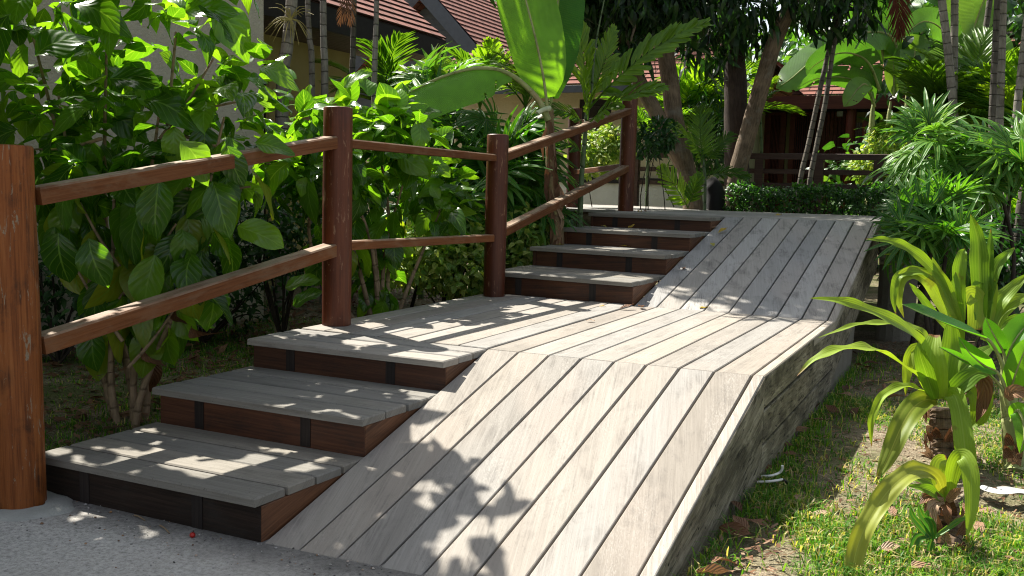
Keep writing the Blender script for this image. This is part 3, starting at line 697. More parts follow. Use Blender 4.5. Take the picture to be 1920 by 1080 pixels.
NL = [leaf_t(1., w, d, f, wv, 10, 7, pk, .07, s, .55) for s, (w, d, f, wv, pk) in enumerate(((.62, .2, .16, .05, .5), (.66, .42, .08, .07, .52), (.58, .1, .28, .05, .48), (.70, .55, .12, .06, .5), (.60, .28, -.12, .08, .52), (.56, .7, .2, .06, .47), (.64, -.08, .22, .07, .5)))]
SL = [leaf_t(1., .45, d, .25, .02, 4, 3, .45, .05, s) for s, d in enumerate((.1, .3, .5))]
ML = [leaf_t(1., .26, d, .2, .02, 5, 3, .45, .05, s) for s, d in enumerate((.2, .45, .7, .9))]
VL = [leaf_t(1., .60, d, .2, .03, 5, 3, .45, .05, s) for s, d in enumerate((.1, .3, .5))]
FR = [frond_t(1., 26, .36, .034, a, 55, v_, False, s) for s, (a, v_) in enumerate(((.5, .3), (.75, .2), (.95, .1), (.6, .35)))]
FRB = [frond_t(1., 15, .34, .062, a, 52, v_, True, s + 9, .2, .2) for s, (a, v_) in enumerate(((.45, .3), (.7, .2), (.55, .35)))]
FT = [fan_t(n_, 1., w_, sp, s, dr) for s, (n_, w_, sp, dr) in enumerate(((10, .125, 210, .3), (12, .11, 250, .2), (9, .14, 190, .45), (11, .12, 270, .35)))]
def palm_crown(mb, c, n, L, temps, el=(10, 70), az=None, rnd=(0, .93), seed=None):
    az_ = rng.random() * 6.28 + np.arange(n) * 2.4 if az is None else A(az, float)
    e = np.radians(rng.uniform(el[0], el[1], n)); az_ = az_ + rng.normal(size=n) * .15
    D = np.stack([np.cos(az_) * np.cos(e), np.sin(az_) * np.cos(e), np.sin(e)], 1)
    Nn = np.stack([-np.cos(az_) * np.sin(e), -np.sin(az_) * np.sin(e), np.cos(e)], 1) + rng.normal(size=(n, 3)) * .12
    scatter(mb, temps, np.tile(A(c, float), (n, 1)), D, Nn, rng.uniform(.85, 1.15, n) * L, rng.uniform(rnd[0], rnd[1], n))
# ================================================================= BUILDINGS
BEIGE = plaster_mat('rough beige plaster', (.47, .42, .335), .92, 1.0, (.72, .70, .66), 1.)
OLIVE = plaster_mat('olive yellow plaster', (.33, .28, .13), .9, .4, (.7, .7, .6))
CREAM = plaster_mat('cream plaster', (.48, .42, .28), .9, .5, (.7, .68, .62))
PALE = plaster_mat('pale grey plinth plaster', (.62, .62, .58), .9, .5, (.75, .75, .72))
DARKW = plain_mat('near black timber', (.012, .010, .010), .6, 0., 12., .3, .3)
REDW = wood_mat('dark red joinery', (.045, .009, .005), (.11, .022, .012), (.16, .036, .02), .5, None, 0, 0., .2)
RAILD = wood_mat('dark brown railing wood', (.022, .012, .009), (.055, .029, .022), (.095, .055, .042), .55, (.10, .075, .06), .4, 0., .2)
GREYS = plain_mat('slate grey paint', (.062, .070, .085), .6, 0., 9., .15, .3)
GLASSD = plain_mat('dark window glass', (.006, .007, .008), .08, 0., 3., .1, .6, 0.)
def shingle_mat(name, c1, c2, mort):
    q = N(name); u = q.uv()
    b = q.n('TexBrick'); q.l(u, b.inputs['Vector']); b.offset = .5; b.inputs['Scale'].default_value = 1.
    for k, v in (('Brick Width', .26), ('Row Height', .145), ('Mortar Size', .009), ('Mortar Smooth', .2), ('Bias', .0)): b.inputs[k].default_value = v
    b.inputs['Color1'].default_value = c1 + (1.,); b.inputs['Color2'].default_value = c2 + (1.,); b.inputs['Mortar'].default_value = mort + (1.,)
    s_ = q.sep(u); rw = q.math('FRACT', q.math('DIVIDE', s_[1], .145))
    n1 = q.noise(q.comb(s_[0], s_[1], 0.), 5., 5., .65); n2 = q.noise(q.comb(s_[0], s_[1], 0.), 70., 3., .6)
    c = q.mix(1., b.outputs['Color'], q.ramp(n1, [(.3, .72), (.7, 1.2)]), 'MULTIPLY')
    c = q.mix(1., c, q.ramp(n2, [(.3, .8), (.7, 1.15)]), 'MULTIPLY')
    h = q.math('SUBTRACT', q.math('MULTIPLY', rw, -1.), q.math('MULTIPLY', b.outputs['Fac'], .5))
    return q.done(q.pbr(c, .9, q.bump(h, 1., .03), .15))
SHING = shingle_mat('red brown shingles', (.205, .085, .064), (.15, .060, .046), (.05, .022, .016))
def roofplane(mb, a, b, up, n_rows, row, th=.018):
    """courses of shingles as real overlapping strips; a->b along the eave, up = slope vector of unit length"""
    a, b, up = A(a, float), A(b, float), nrm(up); e = nrm(b - a); nn = nrm(np.cross(e, up)); L = np.linalg.norm(b - a)
    if nn[2] < 0: nn = -nn
    for k in range(n_rows):
        p0 = a + up * row * k + nn * th; p1 = a + up * row * (k + 1.08) + nn * .002
        q0, q1 = p0 + e * L, p1 + e * L
        mb.add([p0, q0, q1, p1], [[0, 1, 2, 3]], [(0, k * .145 + .002), (L, k * .145 + .002), (L, (k + 1) * .145), (0, (k + 1) * .145)], .1)
        mb.add([p0 - nn * th, q0 - nn * th, q0, p0], [[0, 1, 2, 3]], [(0, 0), (L, 0), (L, .003), (0, .003)], .1)
# the tall plastered wall on the left
mb = MB(); box(mb, (-4.1, -5., -.1), (-3.5, 4.02, 3.25), (0, 1, 0), .3, .02)
mb.build('garden_wall', BEIGE, None, label='tall rough beige plastered wall behind the big broad leaved bush', cat='wall', loc=(-3.8, 0, 0))
# house 1: shingled eave running away on the left
h1 = thing('bungalow', 'bungalow with wide shingled eave, black fascia and slatted soffit behind slim palm trunks', 'house', (-5, 5, 0))
xe, ze, yr_ = -4.16, 2.96, 8.14; pt = nrm((-1, 0, .78))
mb = MB(); roofplane(mb, (xe, 2.0, ze + .02), (xe, yr_, ze + .02), (-1, .06, .78), 30, .145)
polyface(mb, [(xe, 2., ze), (xe + pt[0] * 4.4, 2., ze + pt[2] * 4.4), (xe + pt[0] * 4.4, yr_ + .2, ze + pt[2] * 4.4), (xe, yr_, ze)], (0, 1, 0))
rf = mb.build('roof', SHING, h1)
mb = MB(); box(mb, (xe - .05, 2., ze - .24), (xe - .005, yr_ + .02, ze + .008), (0, 1, 0)); mb.build('fascia', DARKW, rf)
mb = MB()
extr(mb, [(xe - .052, yr_ + .01, ze - .24), (xe - 3.4, yr_ + .21, ze - .24 + 2.62), (xe - 3.4, yr_ + .21, ze + 2.60), (xe - .052, yr_ + .01, ze - .002)], (0, .04, 0), (1, 0, .7)); mb.build('barge_board', DARKW, rf)
mb = MB()
for k in range(11):
    x = xe - .06 - k * .075; box(mb, (x - .066, 2., ze - .235), (x, yr_ - .03, ze - .215), (0, 1, 0), random.random())
mb.build('soffit', plain_mat('brown slatted soffit', (.055, .04, .032), .7), rf)
mb = MB(); xw = -5.0; yw = 7.35
def wallx(mb, x, y0, y1, z0, z1, holes, t=.15):
    ys = sorted({y0, y1, *[h for q in holes for h in q[:2]]}); zs = sorted({z0, z1, *[h for q in holes for h in q[2:]]})
    for a, b in zip(ys[:-1], ys[1:]):
        for c, d in zip(zs[:-1], zs[1:]):
            if not any(q[0] <= a and b <= q[1] and q[2] <= c and d <= q[3] for q in holes):
                polyface(mb, [(x, b, c), (x, b, d), (x, a, d), (x, a, c)][::-1])
    for q in holes:
        a, b, c, d = q
        for P in ([(x, a, c), (x - t, a, c), (x - t, a, d), (x, a, d)], [(x, b, c), (x, b, d), (x - t, b, d), (x - t, b, c)], [(x, a, d), (x - t, a, d), (x - t, b, d), (x, b, d)], [(x, a, c), (x, b, c), (x - t, b, c), (x - t, a, c)]): polyface(mb, P)
wallx(mb, xw, 2.5, yw, -.1, ze + .6, [(4.25, 5.85, .3, 2.45)])
polyface(mb, [(xw, yw, -.1), (xw - 4, yw, -.1), (xw - 4, yw, ze), (xw, yw, ze)]); polyface(mb, [(xw, 2.5, -.1), (xw, 2.5, ze + .6), (xw - 4, 2.5, ze + .6), (xw - 4, 2.5, -.1)])
mb.build('wall', OLIVE, h1)
mb = MB()
for a, b, c, d in ((4.25, 4.33, .3, 2.45), (5.77, 5.85, .3, 2.45), (5.0, 5.08, .3, 2.37), (4.33, 5.0, 2.37, 2.45), (5.08, 5.77, 2.37, 2.45)): box(mb, (xw - .12, a, c), (xw - .05, b, d), (0, 0, 1))
wf = mb.build('window_frame', DARKW, h1)
mb = MB(); polyface(mb, [(xw - .1, 4.25, .3), (xw - .1, 5.85, .3), (xw - .1, 5.85, 2.45), (xw - .1, 4.25, 2.45)]); mb.build('pane', GLASSD, wf)
# house 2: gable with grey siding and red roof far behind
h2 = thing('gabled_house', 'far house with red shingle slope and grey boarded gable', 'house', tuple(on(800, 700, 0)))
ap, ev = at(788, -24, 16.6), at(940, 128, 16.6)
yg = (ap[1] + ev[1]) / 2; ap[1] = yg; ev[1] = yg
upv = nrm(ap - ev)
mb = MB(); roofplane(mb, ev + A([.0, 0, .03]), ev + A([0, 9., .03]), upv, 17, .145)
a2 = ap * 1.; 
polyface(mb, [ev, ev + A([0, 9., 0]), ap + A([0, 9., 0]), ap], (0, 1, 0))
L_ = np.linalg.norm(ap - ev); dnl = A([-upv[0], 0, upv[2]])
polyface(mb, [ap, ap + A([0, 9., 0]), ap + A([0, 9., 0]) + A([-1, 0, -.9]) * 2.4, ap + A([-1, 0, -.9]) * 2.4], (0, 1, 0))
rf = mb.build('roof', SHING, h2)
mb = MB(); nn = A([-upv[2], 0, upv[0]]); nn = nn if nn[2] < 0 else -nn
extr(mb, [ev + nn * .22 + A([0, -.02, 0]), ev + A([0, -.02, 0]), ap + A([0, -.02, .03]), ap + nn * .22 + A([0, -.02, 0])][::-1], (0, .05, 0), upv); mb.build('barge_board', GREYS, rf)
mb = MB()
for k in range(34):
    z = ev[2] - .9 + k * .1
    x1 = ev[0] - .12 - max(0, (z - ev[2] + .2)) * abs(upv[0] / upv[2])
    if z > ap[2] - .1: break
    slab(mb, [(ev[0] - 3.6, yg + .30, z + .1), (x1, yg + .30, z + .1), (x1, yg + .318, z), (ev[0] - 3.6, yg + .318, z)][::-1], .01, (1, 0, 0), random.random(), 0, down=(0, 1, 0))
mb.build('siding', GREYS, h2)
mb = MB(); polyface(mb, [(ev[0] - .6, yg + .4, -.1), (ev[0] - .6, yg + 8, -.1), (ev[0] - .6, yg + 8, ev[2] + .2), (ev[0] - .6, yg + .4, ev[2] + .2)]); polyface(mb, [(ev[0] - 4, yg + .4, -.1), (ev[0] - .6, yg + .4, -.1), (ev[0] - .6, yg + .4, ev[2] + .3), (ev[0] - 4, yg + .4, ev[2] + .3)])
mb.build('wall', CREAM, h2)
# house 3: low house straight behind the handrail
h3 = thing('cottage', 'low cream cottage with grey boarded upper gable and pale plinth behind the handrail', 'house', (-3, 12, 0))
ye3 = 10.95; xe3 = -1.72; r_ = at(1120, 160, 1.) - CAMP; z3 = CZ + r_[2] * (ye3 - CY) / r_[1]
mb = MB(); roofplane(mb, (-6.2, ye3, z3 + .02), (xe3 + .25, ye3, z3 + .02), (0, 1, .62), 9, .145)
rf = mb.build('roof', SHING, h3)
mb = MB(); box(mb, (-6.2, ye3 - .05, z3 - .10), (xe3 + .25, ye3 - .002, z3 + .005)); mb.build('gutter', GREYS, rf)
mb = MB(); ys_ = ye3 + 1.1
for k in range(16):
    z = z3 + .55 + k * .1
    slab(mb, [(-5.2, ys_, z + .1), (xe3 - .1, ys_, z + .1), (xe3 - .1, ys_ - .02, z), (-5.2, ys_ - .02, z)], .01, (1, 0, 0), random.random(), 0, down=(0, 1, 0))
mb.build('siding', GREYS, h3)
def wally(mb, y, x0, x1, z0, z1, holes, t=.12):
    xs = sorted({x0, x1, *[h for q in holes for h in q[:2]]}); zs = sorted({z0, z1, *[h for q in holes for h in q[2:]]})
    for a, b in zip(xs[:-1], xs[1:]):
        for c, d in zip(zs[:-1], zs[1:]):
            if not any(q[0] <= a and b <= q[1] and q[2] <= c and d <= q[3] for q in holes): polyface(mb, [(a, y, c), (b, y, c), (b, y, d), (a, y, d)])
    for a, b, c, d in holes:
        for P in ([(a, y, c), (a, y + t, c), (a, y + t, d), (a, y, d)], [(b, y, c), (b, y, d), (b, y + t, d), (b, y + t, c)], [(a, y, d), (a, y + t, d), (b, y + t, d), (b, y, d)], [(a, y, c), (b, y, c), (b, y + t, c), (a, y + t, c)]): polyface(mb, P)
yw3 = 11.6
def xat(px, y):
    r_ = at(px, 300, 1.) - CAMP; return CX + r_[0] * (y - CY) / r_[1]
def zat(px, py, y):
    r_ = at(px, py, 1.) - CAMP; return CZ + r_[2] * (y - CY) / r_[1]
wx0, wx1 = xat(1083, yw3), xat(1143, yw3)
mb = MB(); wally(mb, yw3, -6., xe3, -.1, z3 + .33, [(wx0, wx1, 1.5, zat(1100, 186, yw3))]); polyface(mb, [(xe3, yw3, -.1), (xe3, yw3 + 4, -.1), (xe3, yw3 + 4, z3 + .33), (xe3, yw3, z3 + .33)]); mb.build('wall', CREAM, h3)
mb = MB(); box(mb, (-6., yw3 - .10, -.1), (xe3 - .02, yw3 - .003, 1.27)); mb.build('plinth', PALE, h3)
mb = MB(); box(mb, (-6., yw3 - .14, 1.272), (xe3 - .02, yw3 - .004, 1.36)); mb.build('ledge', DARKW, h3)
mb = MB(); zt_ = zat(1100, 186, yw3)
for a, b, c, d in ((wx0, wx0 + .09, 1.5, zt_), (wx1 - .09, wx1, 1.5, zt_), (wx0 + .09, wx1 - .09, zt_ - .09, zt_)): box(mb, (a, yw3 + .02, c), (b, yw3 + .08, d), (0, 0, 1))
wf = mb.build('window_frame', DARKW, h3)
mb = MB(); polyface(mb, [(wx0, yw3 + .07, 1.5), (wx1, yw3 + .07, 1.5), (wx1, yw3 + .07, zt_), (wx0, yw3 + .07, zt_)]); mb.build('pane', GLASSD, wf)
# house 4: pavilion with red slatted doors
y4 = 15.6; h4 = thing('pavilion', 'pavilion with red slatted doors and shingled roof behind the dark railing', 'house', (0, 16, 0))
ye4 = 14.7; z4 = zat(1560, 180, ye4); xl4 = xat(1415, ye4)
mb = MB(); roofplane(mb, (xat(1478, ye4), ye4, z4 + .02), (4.5, ye4, z4 + .02), (0, 1, .62), 16, .145); rf = mb.build('roof', SHING, h4)
mb = MB(); pa = at(1458, 126, 16.6); pb = at(1508, 182, 16.6); pa[1] = pb[1] = 14.75
sv = A([pb[0] - pa[0], 0, pb[2] - pa[2]])
for k in range(4):
    pass
roofplane(mb, (pb[0], 14.6, pb[2] + .03), (pb[0], 18.5, pb[2] + .03), -sv, 5, .145); roofplane(mb, (pa[0] * 2 - pb[0], 14.6, pb[2] + .03), (pa[0] * 2 - pb[0], 18.5, pb[2] + .03), (sv[0], 0, -sv[2]), 5, .145)
mb.build('porch_roof', SHING, h4)
mb = MB(); box(mb, (xl4 - 1., ye4 - .06, z4 - .22), (4.5, ye4 - .003, z4 + .006)); mb.build('fascia', REDW, rf)
mb = MB(); box(mb, (xl4 - 1., ye4 + .01, z4 - .20), (4.5, y4, z4 - .17)); mb.build('soffit', DARKW, rf)
mb = MB(); polyface(mb, [(xl4 - 1., y4, .2), (4.5, y4, .2), (4.5, y4, z4), (xl4 - 1., y4, z4)]); mb.build('wall', OLIVE, h4)
mb = MB(); box(mb, (xl4 - 1.2, ye4 - .3, .55), (4.6, y4 + .02, .62)); mb.build('verandah_floor', RAILD, h4)
def slat_door(px0, px1, ztop, n, pitchgap=.45):
    x0, x1 = xat(px0, y4 - .1), xat(px1, y4 - .1); mb = MB(); f_ = .09
    for a, b, c, d in ((x0, x0 + f_, .62, ztop), (x1 - f_, x1, .62, ztop), (x0 + f_, x1 - f_, ztop - f_, ztop), (x0 + f_, x1 - f_, .62, .75)): box(mb, (a, y4 - .12, c), (b, y4 - .06, d), (0, 0, 1), random.random())
    dr = mb.build('door', REDW, h4)
    mb = MB(); w_ = (x1 - x0 - 2 * f_) / n
    for k in range(n):
        xx = x0 + f_ + (k + .25) * w_; box(mb, (xx, y4 - .105, .75), (xx + w_ * pitchgap, y4 - .075, ztop - f_), (0, 0, 1), random.random())
    mb.build('slats', REDW, dr)
    mb = MB(); polyface(mb, [(x0, y4 - .04, .62), (x1, y4 - .04, .62), (x1, y4 - .04, ztop), (x0, y4 - .04, ztop)]); mb.build('backing', plain_mat('dark red door backing', (.022, .010, .008), .6), dr)
zd = zat(1450, 207, y4)
slat_door(1408, 1434, zd, 6); slat_door(1433, 1470, zd, 7); slat_door(1478, 1538, zd, 10, .35)
mb = MB()
for k in range(7):
    x0 = xat(1538 + k * 7.2, y4 - .15); box(mb, (x0 + .004, y4 - .16, .62), (xat(1545 + k * 7.2, y4 - .15) - .004, y4 - .125, zat(1550, 204, y4)), (0, 0, 1), random.random())
mb.build('board_panel', REDW, h4)
for px, r_, zt_ in ((1591, .085, z4 - .22), (1622, .08, zat(1620, 222, ye4))):
    mb = MB(); x = xat(px, ye4 + .1); tube(mb, [(x, ye4 + .1, .6), (x, ye4 + .1, zt_)], [r_], 14, rnd=random.random()); mb.build('column', REDW, h4, smooth=False)
mb = MB()
for k in range(6):
    x0 = xat(1600 + k * 3.2, ye4 + .1); box(mb, (x0, ye4 + .08, .62), (x0 + .02, ye4 + .12, zat(1610, 229, ye4)), (0, 0, 1), random.random())
mb.build('slats', RAILD, h4)
mb = MB(); lx = xat(1570, y4 - .17); box(mb, (lx - .05, y4 - .23, zat(1570, 220, y4)), (lx + .05, y4 - .165, zat(1570, 210, y4))); mb.build('wall_lamp', plain_mat('white lamp box', (.6, .6, .6), .5), h4)
# far dark railing
yR = 10.5; fr_ = thing('deck_railing', 'long dark brown three rail timber railing behind the clipped hedge', 'railing', (0, yR, 0))
xr0, xr1 = xat(1188, yR), xat(1760, yR)
for z, h, w_ in ((zat(1450, 293, yR), .075, .10), (zat(1450, 321, yR), .062, .05), (zat(1450, 347, yR), .062, .05)):
    rail((xr0, yR, z), (xr1, yR, z), h, w_, 'rail', RAILD, fr_)
for px in (1192, 1425, 1537, 1648, 1757):
    mb = MB(); x = xat(px, yR); box(mb, (x - .055, yR - .05, .2), (x + .055, yR + .05, zat(1450, 299, yR)), (0, 0, 1), random.random()); mb.build('post', RAILD, fr_)
# ================================================================= PLANTS, LEFT SIDE
def blobs(*L): return [(at(px, py, d), A(r, float) if not np.isscalar(r) else np.full(3, r)) for px, py, d, r in L]
# --- the big broad-leaved bush behind the first rail
rt_ = on(222, 792, 0)
t = thing('broadleaf_bush', 'large glossy broad leaved bush in front of the plastered wall, leaning over the first rail', 'bush', rt_)
mb = MB()
tops = [at(215, 330, 4.55), at(300, 200, 4.6), at(110, 180, 4.8), at(420, 220, 4.6), at(60, 60, 4.8), at(330, 60, 4.8), at(200, 60, 4.9)]
offs = [(0, 0), (.07, .03), (-.07, .05), (.13, -.02), (-.12, .1), (.05, .12), (-.02, .15)]
for T_, o2 in zip(tops, offs):
    b0 = rt_ + A([o2[0], o2[1], -.02]); m_ = b0 * .45 + T_ * .55 + rng.normal(size=3) * .05; m_[2] = T_[2] * .5
    tube(mb, [b0, b0 * .7 + m_ * .3 + rng.normal(size=3) * .02, m_, T_], [.019, .017, .012, .006], 8, 16, random.random(), wob=.06)
st = [((150, 480), (140, 620)), ]
for a, b in (((224, 500, 4.5), (150, 380, 4.5)), ((224, 560, 4.5), (330, 420, 4.4)), ((230, 640, 4.5), (130, 480, 4.5)), ((240, 690, 4.5), (340, 560, 4.5)), ((225, 430, 4.5), (290, 370, 4.4)), ((300, 200, 4.6), (450, 190, 4.6)), ((300, 260, 4.6), (400, 110, 4.7)), ((190, 260, 4.6), (60, 280, 4.7)), ((320, 350, 4.5), (470, 350, 4.5)), ((330, 250, 4.6), (510, 290, 4.7))):
    A_, B_ = at(*a), at(*b); tube(mb, [A_, (A_ + B_) / 2 + A([0, 0, -.02]), B_], [.010, .005], 6, 8, random.random())
mb.build('stem', STEM, t, smooth=True)
mb = MB()
up = blobs((110, 110, 5.0, (.42, .45, .36)), (290, 90, 4.95, (.38, .4, .34)), (430, 160, 4.75, (.26, .3, .26)), (230, 240, 4.7, (.48, .36, .3)), (50, 230, 4.8, (.36, .4, .3)), (400, 270, 4.65, (.30, .25, .22)), (300, -60, 5.0, (.5, .4, .2)), (60, -40, 5.0, (.5, .5, .3)))
leaves(mb, NL, up, 480, (.10, .25), .08, .5, .45, .92, 1.1, 0.)
mdl = blobs((220, 340, 4.62, (.40, .28, .16)), (400, 340, 4.6, (.26, .22, .14)), (90, 380, 4.75, (.25, .25, .16)))
leaves(mb, NL, mdl, 75, (.17, .27), .9, .5, .3, .8, .6, .05)
low = blobs((250, 520, 4.55, (.16, .16, .12)), (340, 480, 4.45, (.14, .12, .14)), (300, 410, 4.52, (.22, .18, .16)), (150, 430, 4.6, (.20, .18, .14)), (400, 440, 4.5, (.14, .14, .14)), (300, 590, 4.6, (.20, .18, .12)), (370, 560, 4.6, (.12, .12, .1)), (170, 610, 4.6, (.1, .1, .12)))
leaves(mb, NL, low, 100, (.15, .27), 1.7, .4, .2, .95, .2, .28)
# leaves that lie over the rail
for px, py, d, dx, dy, s_ in ((330, 262, 4.05, 40, 38, .22), (425, 268, 4.2, 25, 60, .20), (470, 270, 4.35, 70, 10, .20), (290, 330, 4.2, 8, 110, .28), (390, 335, 4.25, 40, 90, .28), (285, 470, 4.2, -10, 120, .27), (110, 430, 4.1, 0, 110, .24), (165, 440, 4.1, 40, 110, .24), (545, 300, 4.6, -60, 60, .23), (440, 420, 4.4, 110, 60, .25), (395, 5, 4.7, 60, 60, .30), (340, 20, 4.6, 120, -10, .27), (60, 110, 4.3, 70, -60, .26), (130, 10, 4.4, 100, 20, .28), (40, 240, 4.3, -70, 40, .26), (200, 145, 4.4, 90, 20, .25), (20, 20, 4.4, -30, 80, .26), (260, 190, 4.4, 110, 20, .28), (480, 130, 4.7, 60, 10, .22)):
    O_ = at(px, py, d); D_ = at(px + dx, py + dy, d + .02) - O_
    scatter(mb, NL, [O_], [D_], [nrm(A([0, 0, .6]) - FW * .75 + RT * .1)], s_, rng.random() * .8)
mb.build('foliage', NONI, t, smooth=True)
mb = MB()   # withered brown leaves low in the bush
for px, py, d in ((330, 590, 4.5), (355, 625, 4.5), (270, 660, 4.55), (265, 580, 4.5), (250, 680, 4.55), (290, 690, 4.6)):
    scatter(mb, [leaf_t(1., .5, 1.2, .6, .12, 9, 5, .46, .07, px)], [at(px, py - 15, d)], [(rng.normal() * .3, rng.normal() * .3, -1)], rng.normal(size=(1, 3)), .14, rng.random() * .5)
mb.build('withered_foliage', DRY, t, smooth=True)
# --- added bush out of view, leaf clumps placed to shade ramp and concrete
rt0 = A([-2.0, -.45, 0.])
t = thing('broadleaf_bush', 'broad leaved bush added out of view left of the orange front post, shaped to shade ramp and path', 'bush', rt0)
mb = MB(); twigs(mb, rt0, [(-1.9, -.5, 1.6), (-2.3, -.3, 1.8), (-1.8, -.8, 1.3), (-2.1, -.9, 1.7), (-2., .1, 1.7), (-1.9, .3, 2.7), (-2.1, -.6, 2.5), (-2.4, -1.2, 2.4)], .022, .008, 7, 12); mb.build('stem', STEM, t, smooth=True)
mb = MB(); leaves(mb, NL, [(A([-1.95, -.55, 1.75]), A([.55, .6, .5])), (A([-2.2, -.1, 1.8]), A([.5, .5, .5])), (A([-1.9, -1., 1.3]), A([.45, .5, .4])), (A([-1.25, .98, 2.27]), A([.36, .42, .13])), (A([-1.15, .55, 2.30]), A([.36, .36, .13])), (A([-1.45, .75, 2.4]), A([.3, .42, .14])), (A([-1.9, .3, 2.75]), A([.55, .6, .3])), (A([-1.9, .3, 2.75]), A([.55, .6, .3])), (A([-2.1, -.6, 2.5]), A([.55, .6, .35])), (A([-2.4, -1.3, 2.4]), A([.6, .6, .4])), (A([-1.68, .5, 2.75]), A([.5, .5, .25])), (A([-2.7, .4, 2.6]), A([.5, .5, .3])), (A([-1.6, .3, 2.6]), A([.6, .5, .25])), (A([-1.2, .1, 2.5]), A([.5, .45, .22]))], 2600, (.13, .22), .4, .55, .4, .93, .9, .01); mb.build('foliage', NONI, t, smooth=True)
# --- second broad-leaved bush behind posts two and three
rt2 = at(715, 600, 6.5); rt2[2] = 0
t = thing('broadleaf_bush', 'medium broad leaved bush with bright sunlit leaves behind the rails of the landing', 'bush', rt2)
mb = MB(); twigs(mb, rt2, [at(*p) for p in ((560, 230, 6.0), (700, 220, 6.4), (640, 330, 6.2), (760, 330, 6.5), (700, 430, 6.4), (840, 360, 6.8), (590, 330, 5.9))], .02, .006, 7, 12)
mb.build('stem', STEM, t, smooth=True)
mb = MB()
leaves(mb, NL, blobs((560, 235, 6.0, (.28, .3, .16)), (690, 225, 6.4, (.40, .35, .17)), (640, 310, 6.3, (.42, .35, .22)), (770, 310, 6.6, (.28, .3, .2)), (560, 320, 5.9, (.22, .22, .16)), (810, 350, 6.8, (.22, .22, .15)), (620, 320, 5.8, (.2, .3, .26)), (740, 250, 6.1, (.25, .3, .15)), (830, 390, 6.6, (.2, .2, .15))), 620, (.10, .25), .12, .5, .4, .92, 1.1)
leaves(mb, NL, blobs((690, 430, 6.5, (.30, .25, .22)), (700, 530, 6.5, (.24, .22, .14)), (640, 470, 6.2, (.18, .2, .2))), 95, (.15, .25), 1.2, .45, .3, .85, .5, .05)
for px, py, d, dx, dy, s_ in ((560, 150, 6.0, -60, -30, .22), (585, 180, 5.9, 40, 70, .22), (640, 165, 6.0, 60, -25, .22), (760, 210, 6.2, 60, 50, .22), (530, 540, 5.6, 70, -10, .22), (545, 575, 5.5, 50, -20, .2), (820, 350, 6.5, 60, 10, .2), (705, 340, 6.1, -60, 40, .24), (500, 180, 5.7, -60, 20, .22), (720, 560, 6.2, -20, 60, .2)):
    O_ = at(px, py, d); D_ = at(px + dx, py + dy, d + .02) - O_
    scatter(mb, NL, [O_], [D_], [nrm(A([0, 0, .8]) - FW * .55)], s_, rng.random() * .9)
mb.build('foliage', NONI, t, smooth=True)
# --- dark small-leaved shrubs in the shade behind the first bush
def shrub(name, label, root, bl, n, size, temps, mat, cat='shrub', stems=6, droop=.1, shell=.45, group=None, spread=.7, smat=None, yellow=0.):
    t = thing(name, label, cat, root, group)
    mb = MB(); twigs(mb, root, [b[0] + rng.normal(size=3) * b[1] * .5 for b in bl for _ in range(max(1, stems // len(bl)))], .010, .003, 5, 8); mb.build('stem', smat or DKSTEM, t, smooth=True)
    mb = MB(); leaves(mb, temps, bl, n, size, droop, spread, shell, .93, .8, yellow); mb.build('foliage', mat, t)
    return t
def gr(px, py, d):
    p = at(px, py, d); p[2] = 0; return p
shrub('dark_shrub', 'dark small leaved shrub in the shade between first two posts', gr(530, 600, 6.9), blobs((500, 400, 6.9, (.45, .4, .30)), (560, 460, 6.9, (.35, .35, .3)), (440, 450, 7.0, (.35, .35, .3))), 1500, (.05, .09), SL, SMALL, stems=14)
shrub('dark_shrub', 'dark small leaved shrub under the plastered wall behind the orange post', gr(110, 660, 6.0), blobs((120, 560, 6.0, (.40, .3, .3)), (60, 480, 6.1, (.35, .3, .3)), (200, 520, 6.2, (.35, .3, .3))), 1100, (.05, .085), SL, SMALL, stems=12)
shrub('dark_shrub', 'low dark shrub at the foot of the plastered wall corner', gr(380, 620, 6.9), blobs((380, 500, 6.9, (.5, .35, .3)), (330, 570, 6.8, (.4, .3, .2)), (450, 560, 7.2, (.4, .3, .25))), 1200, (.05, .085), SL, SMALL, stems=12)
shrub('variegated_shrub', 'low yellow green variegated shrub behind the third post', gr(860, 560, 7.7), blobs((760, 480, 7.4, (.35, .3, .26)), (850, 445, 7.7, (.36, .3, .22)), (960, 440, 7.9, (.36, .3, .24)), (860, 510, 7.5, (.42, .3, .2)), (990, 480, 7.8, (.2, .25, .2))), 4200, (.05, .09), VL, VARI, stems=10, droop=.2)
shrub('dark_shrub', 'dark shrub filling the shade behind the variegated shrub', gr(880, 520, 8.8), blobs((800, 440, 8.8, (.6, .4, .35)), (920, 430, 8.9, (.6, .4, .35)), (1010, 420, 8.9, (.4, .4, .3)), (700, 440, 8.4, (.5, .4, .4))), 2200, (.07, .13), SL, SMALL, stems=12)
shrub('round_leaf_shrub', 'small sunlit green shrub between the last two posts before the cottage plinth', gr(1120, 500, 10.6), blobs((1128, 285, 10.7, (.34, .3, .26)), (1105, 305, 10.6, (.22, .3, .16)), (1155, 265, 10.9, (.26, .3, .22))), 1700, (.05, .09), VL, VARI, stems=3)
shrub('dark_shrub', 'dark leafy shrub in shade behind the tall post', gr(1230, 500, 10.1), blobs((1215, 265, 10.0, (.25, .3, .16)), (1240, 250, 10.1, (.2, .25, .15))), 500, (.06, .11), SL, SMALL, stems=5)
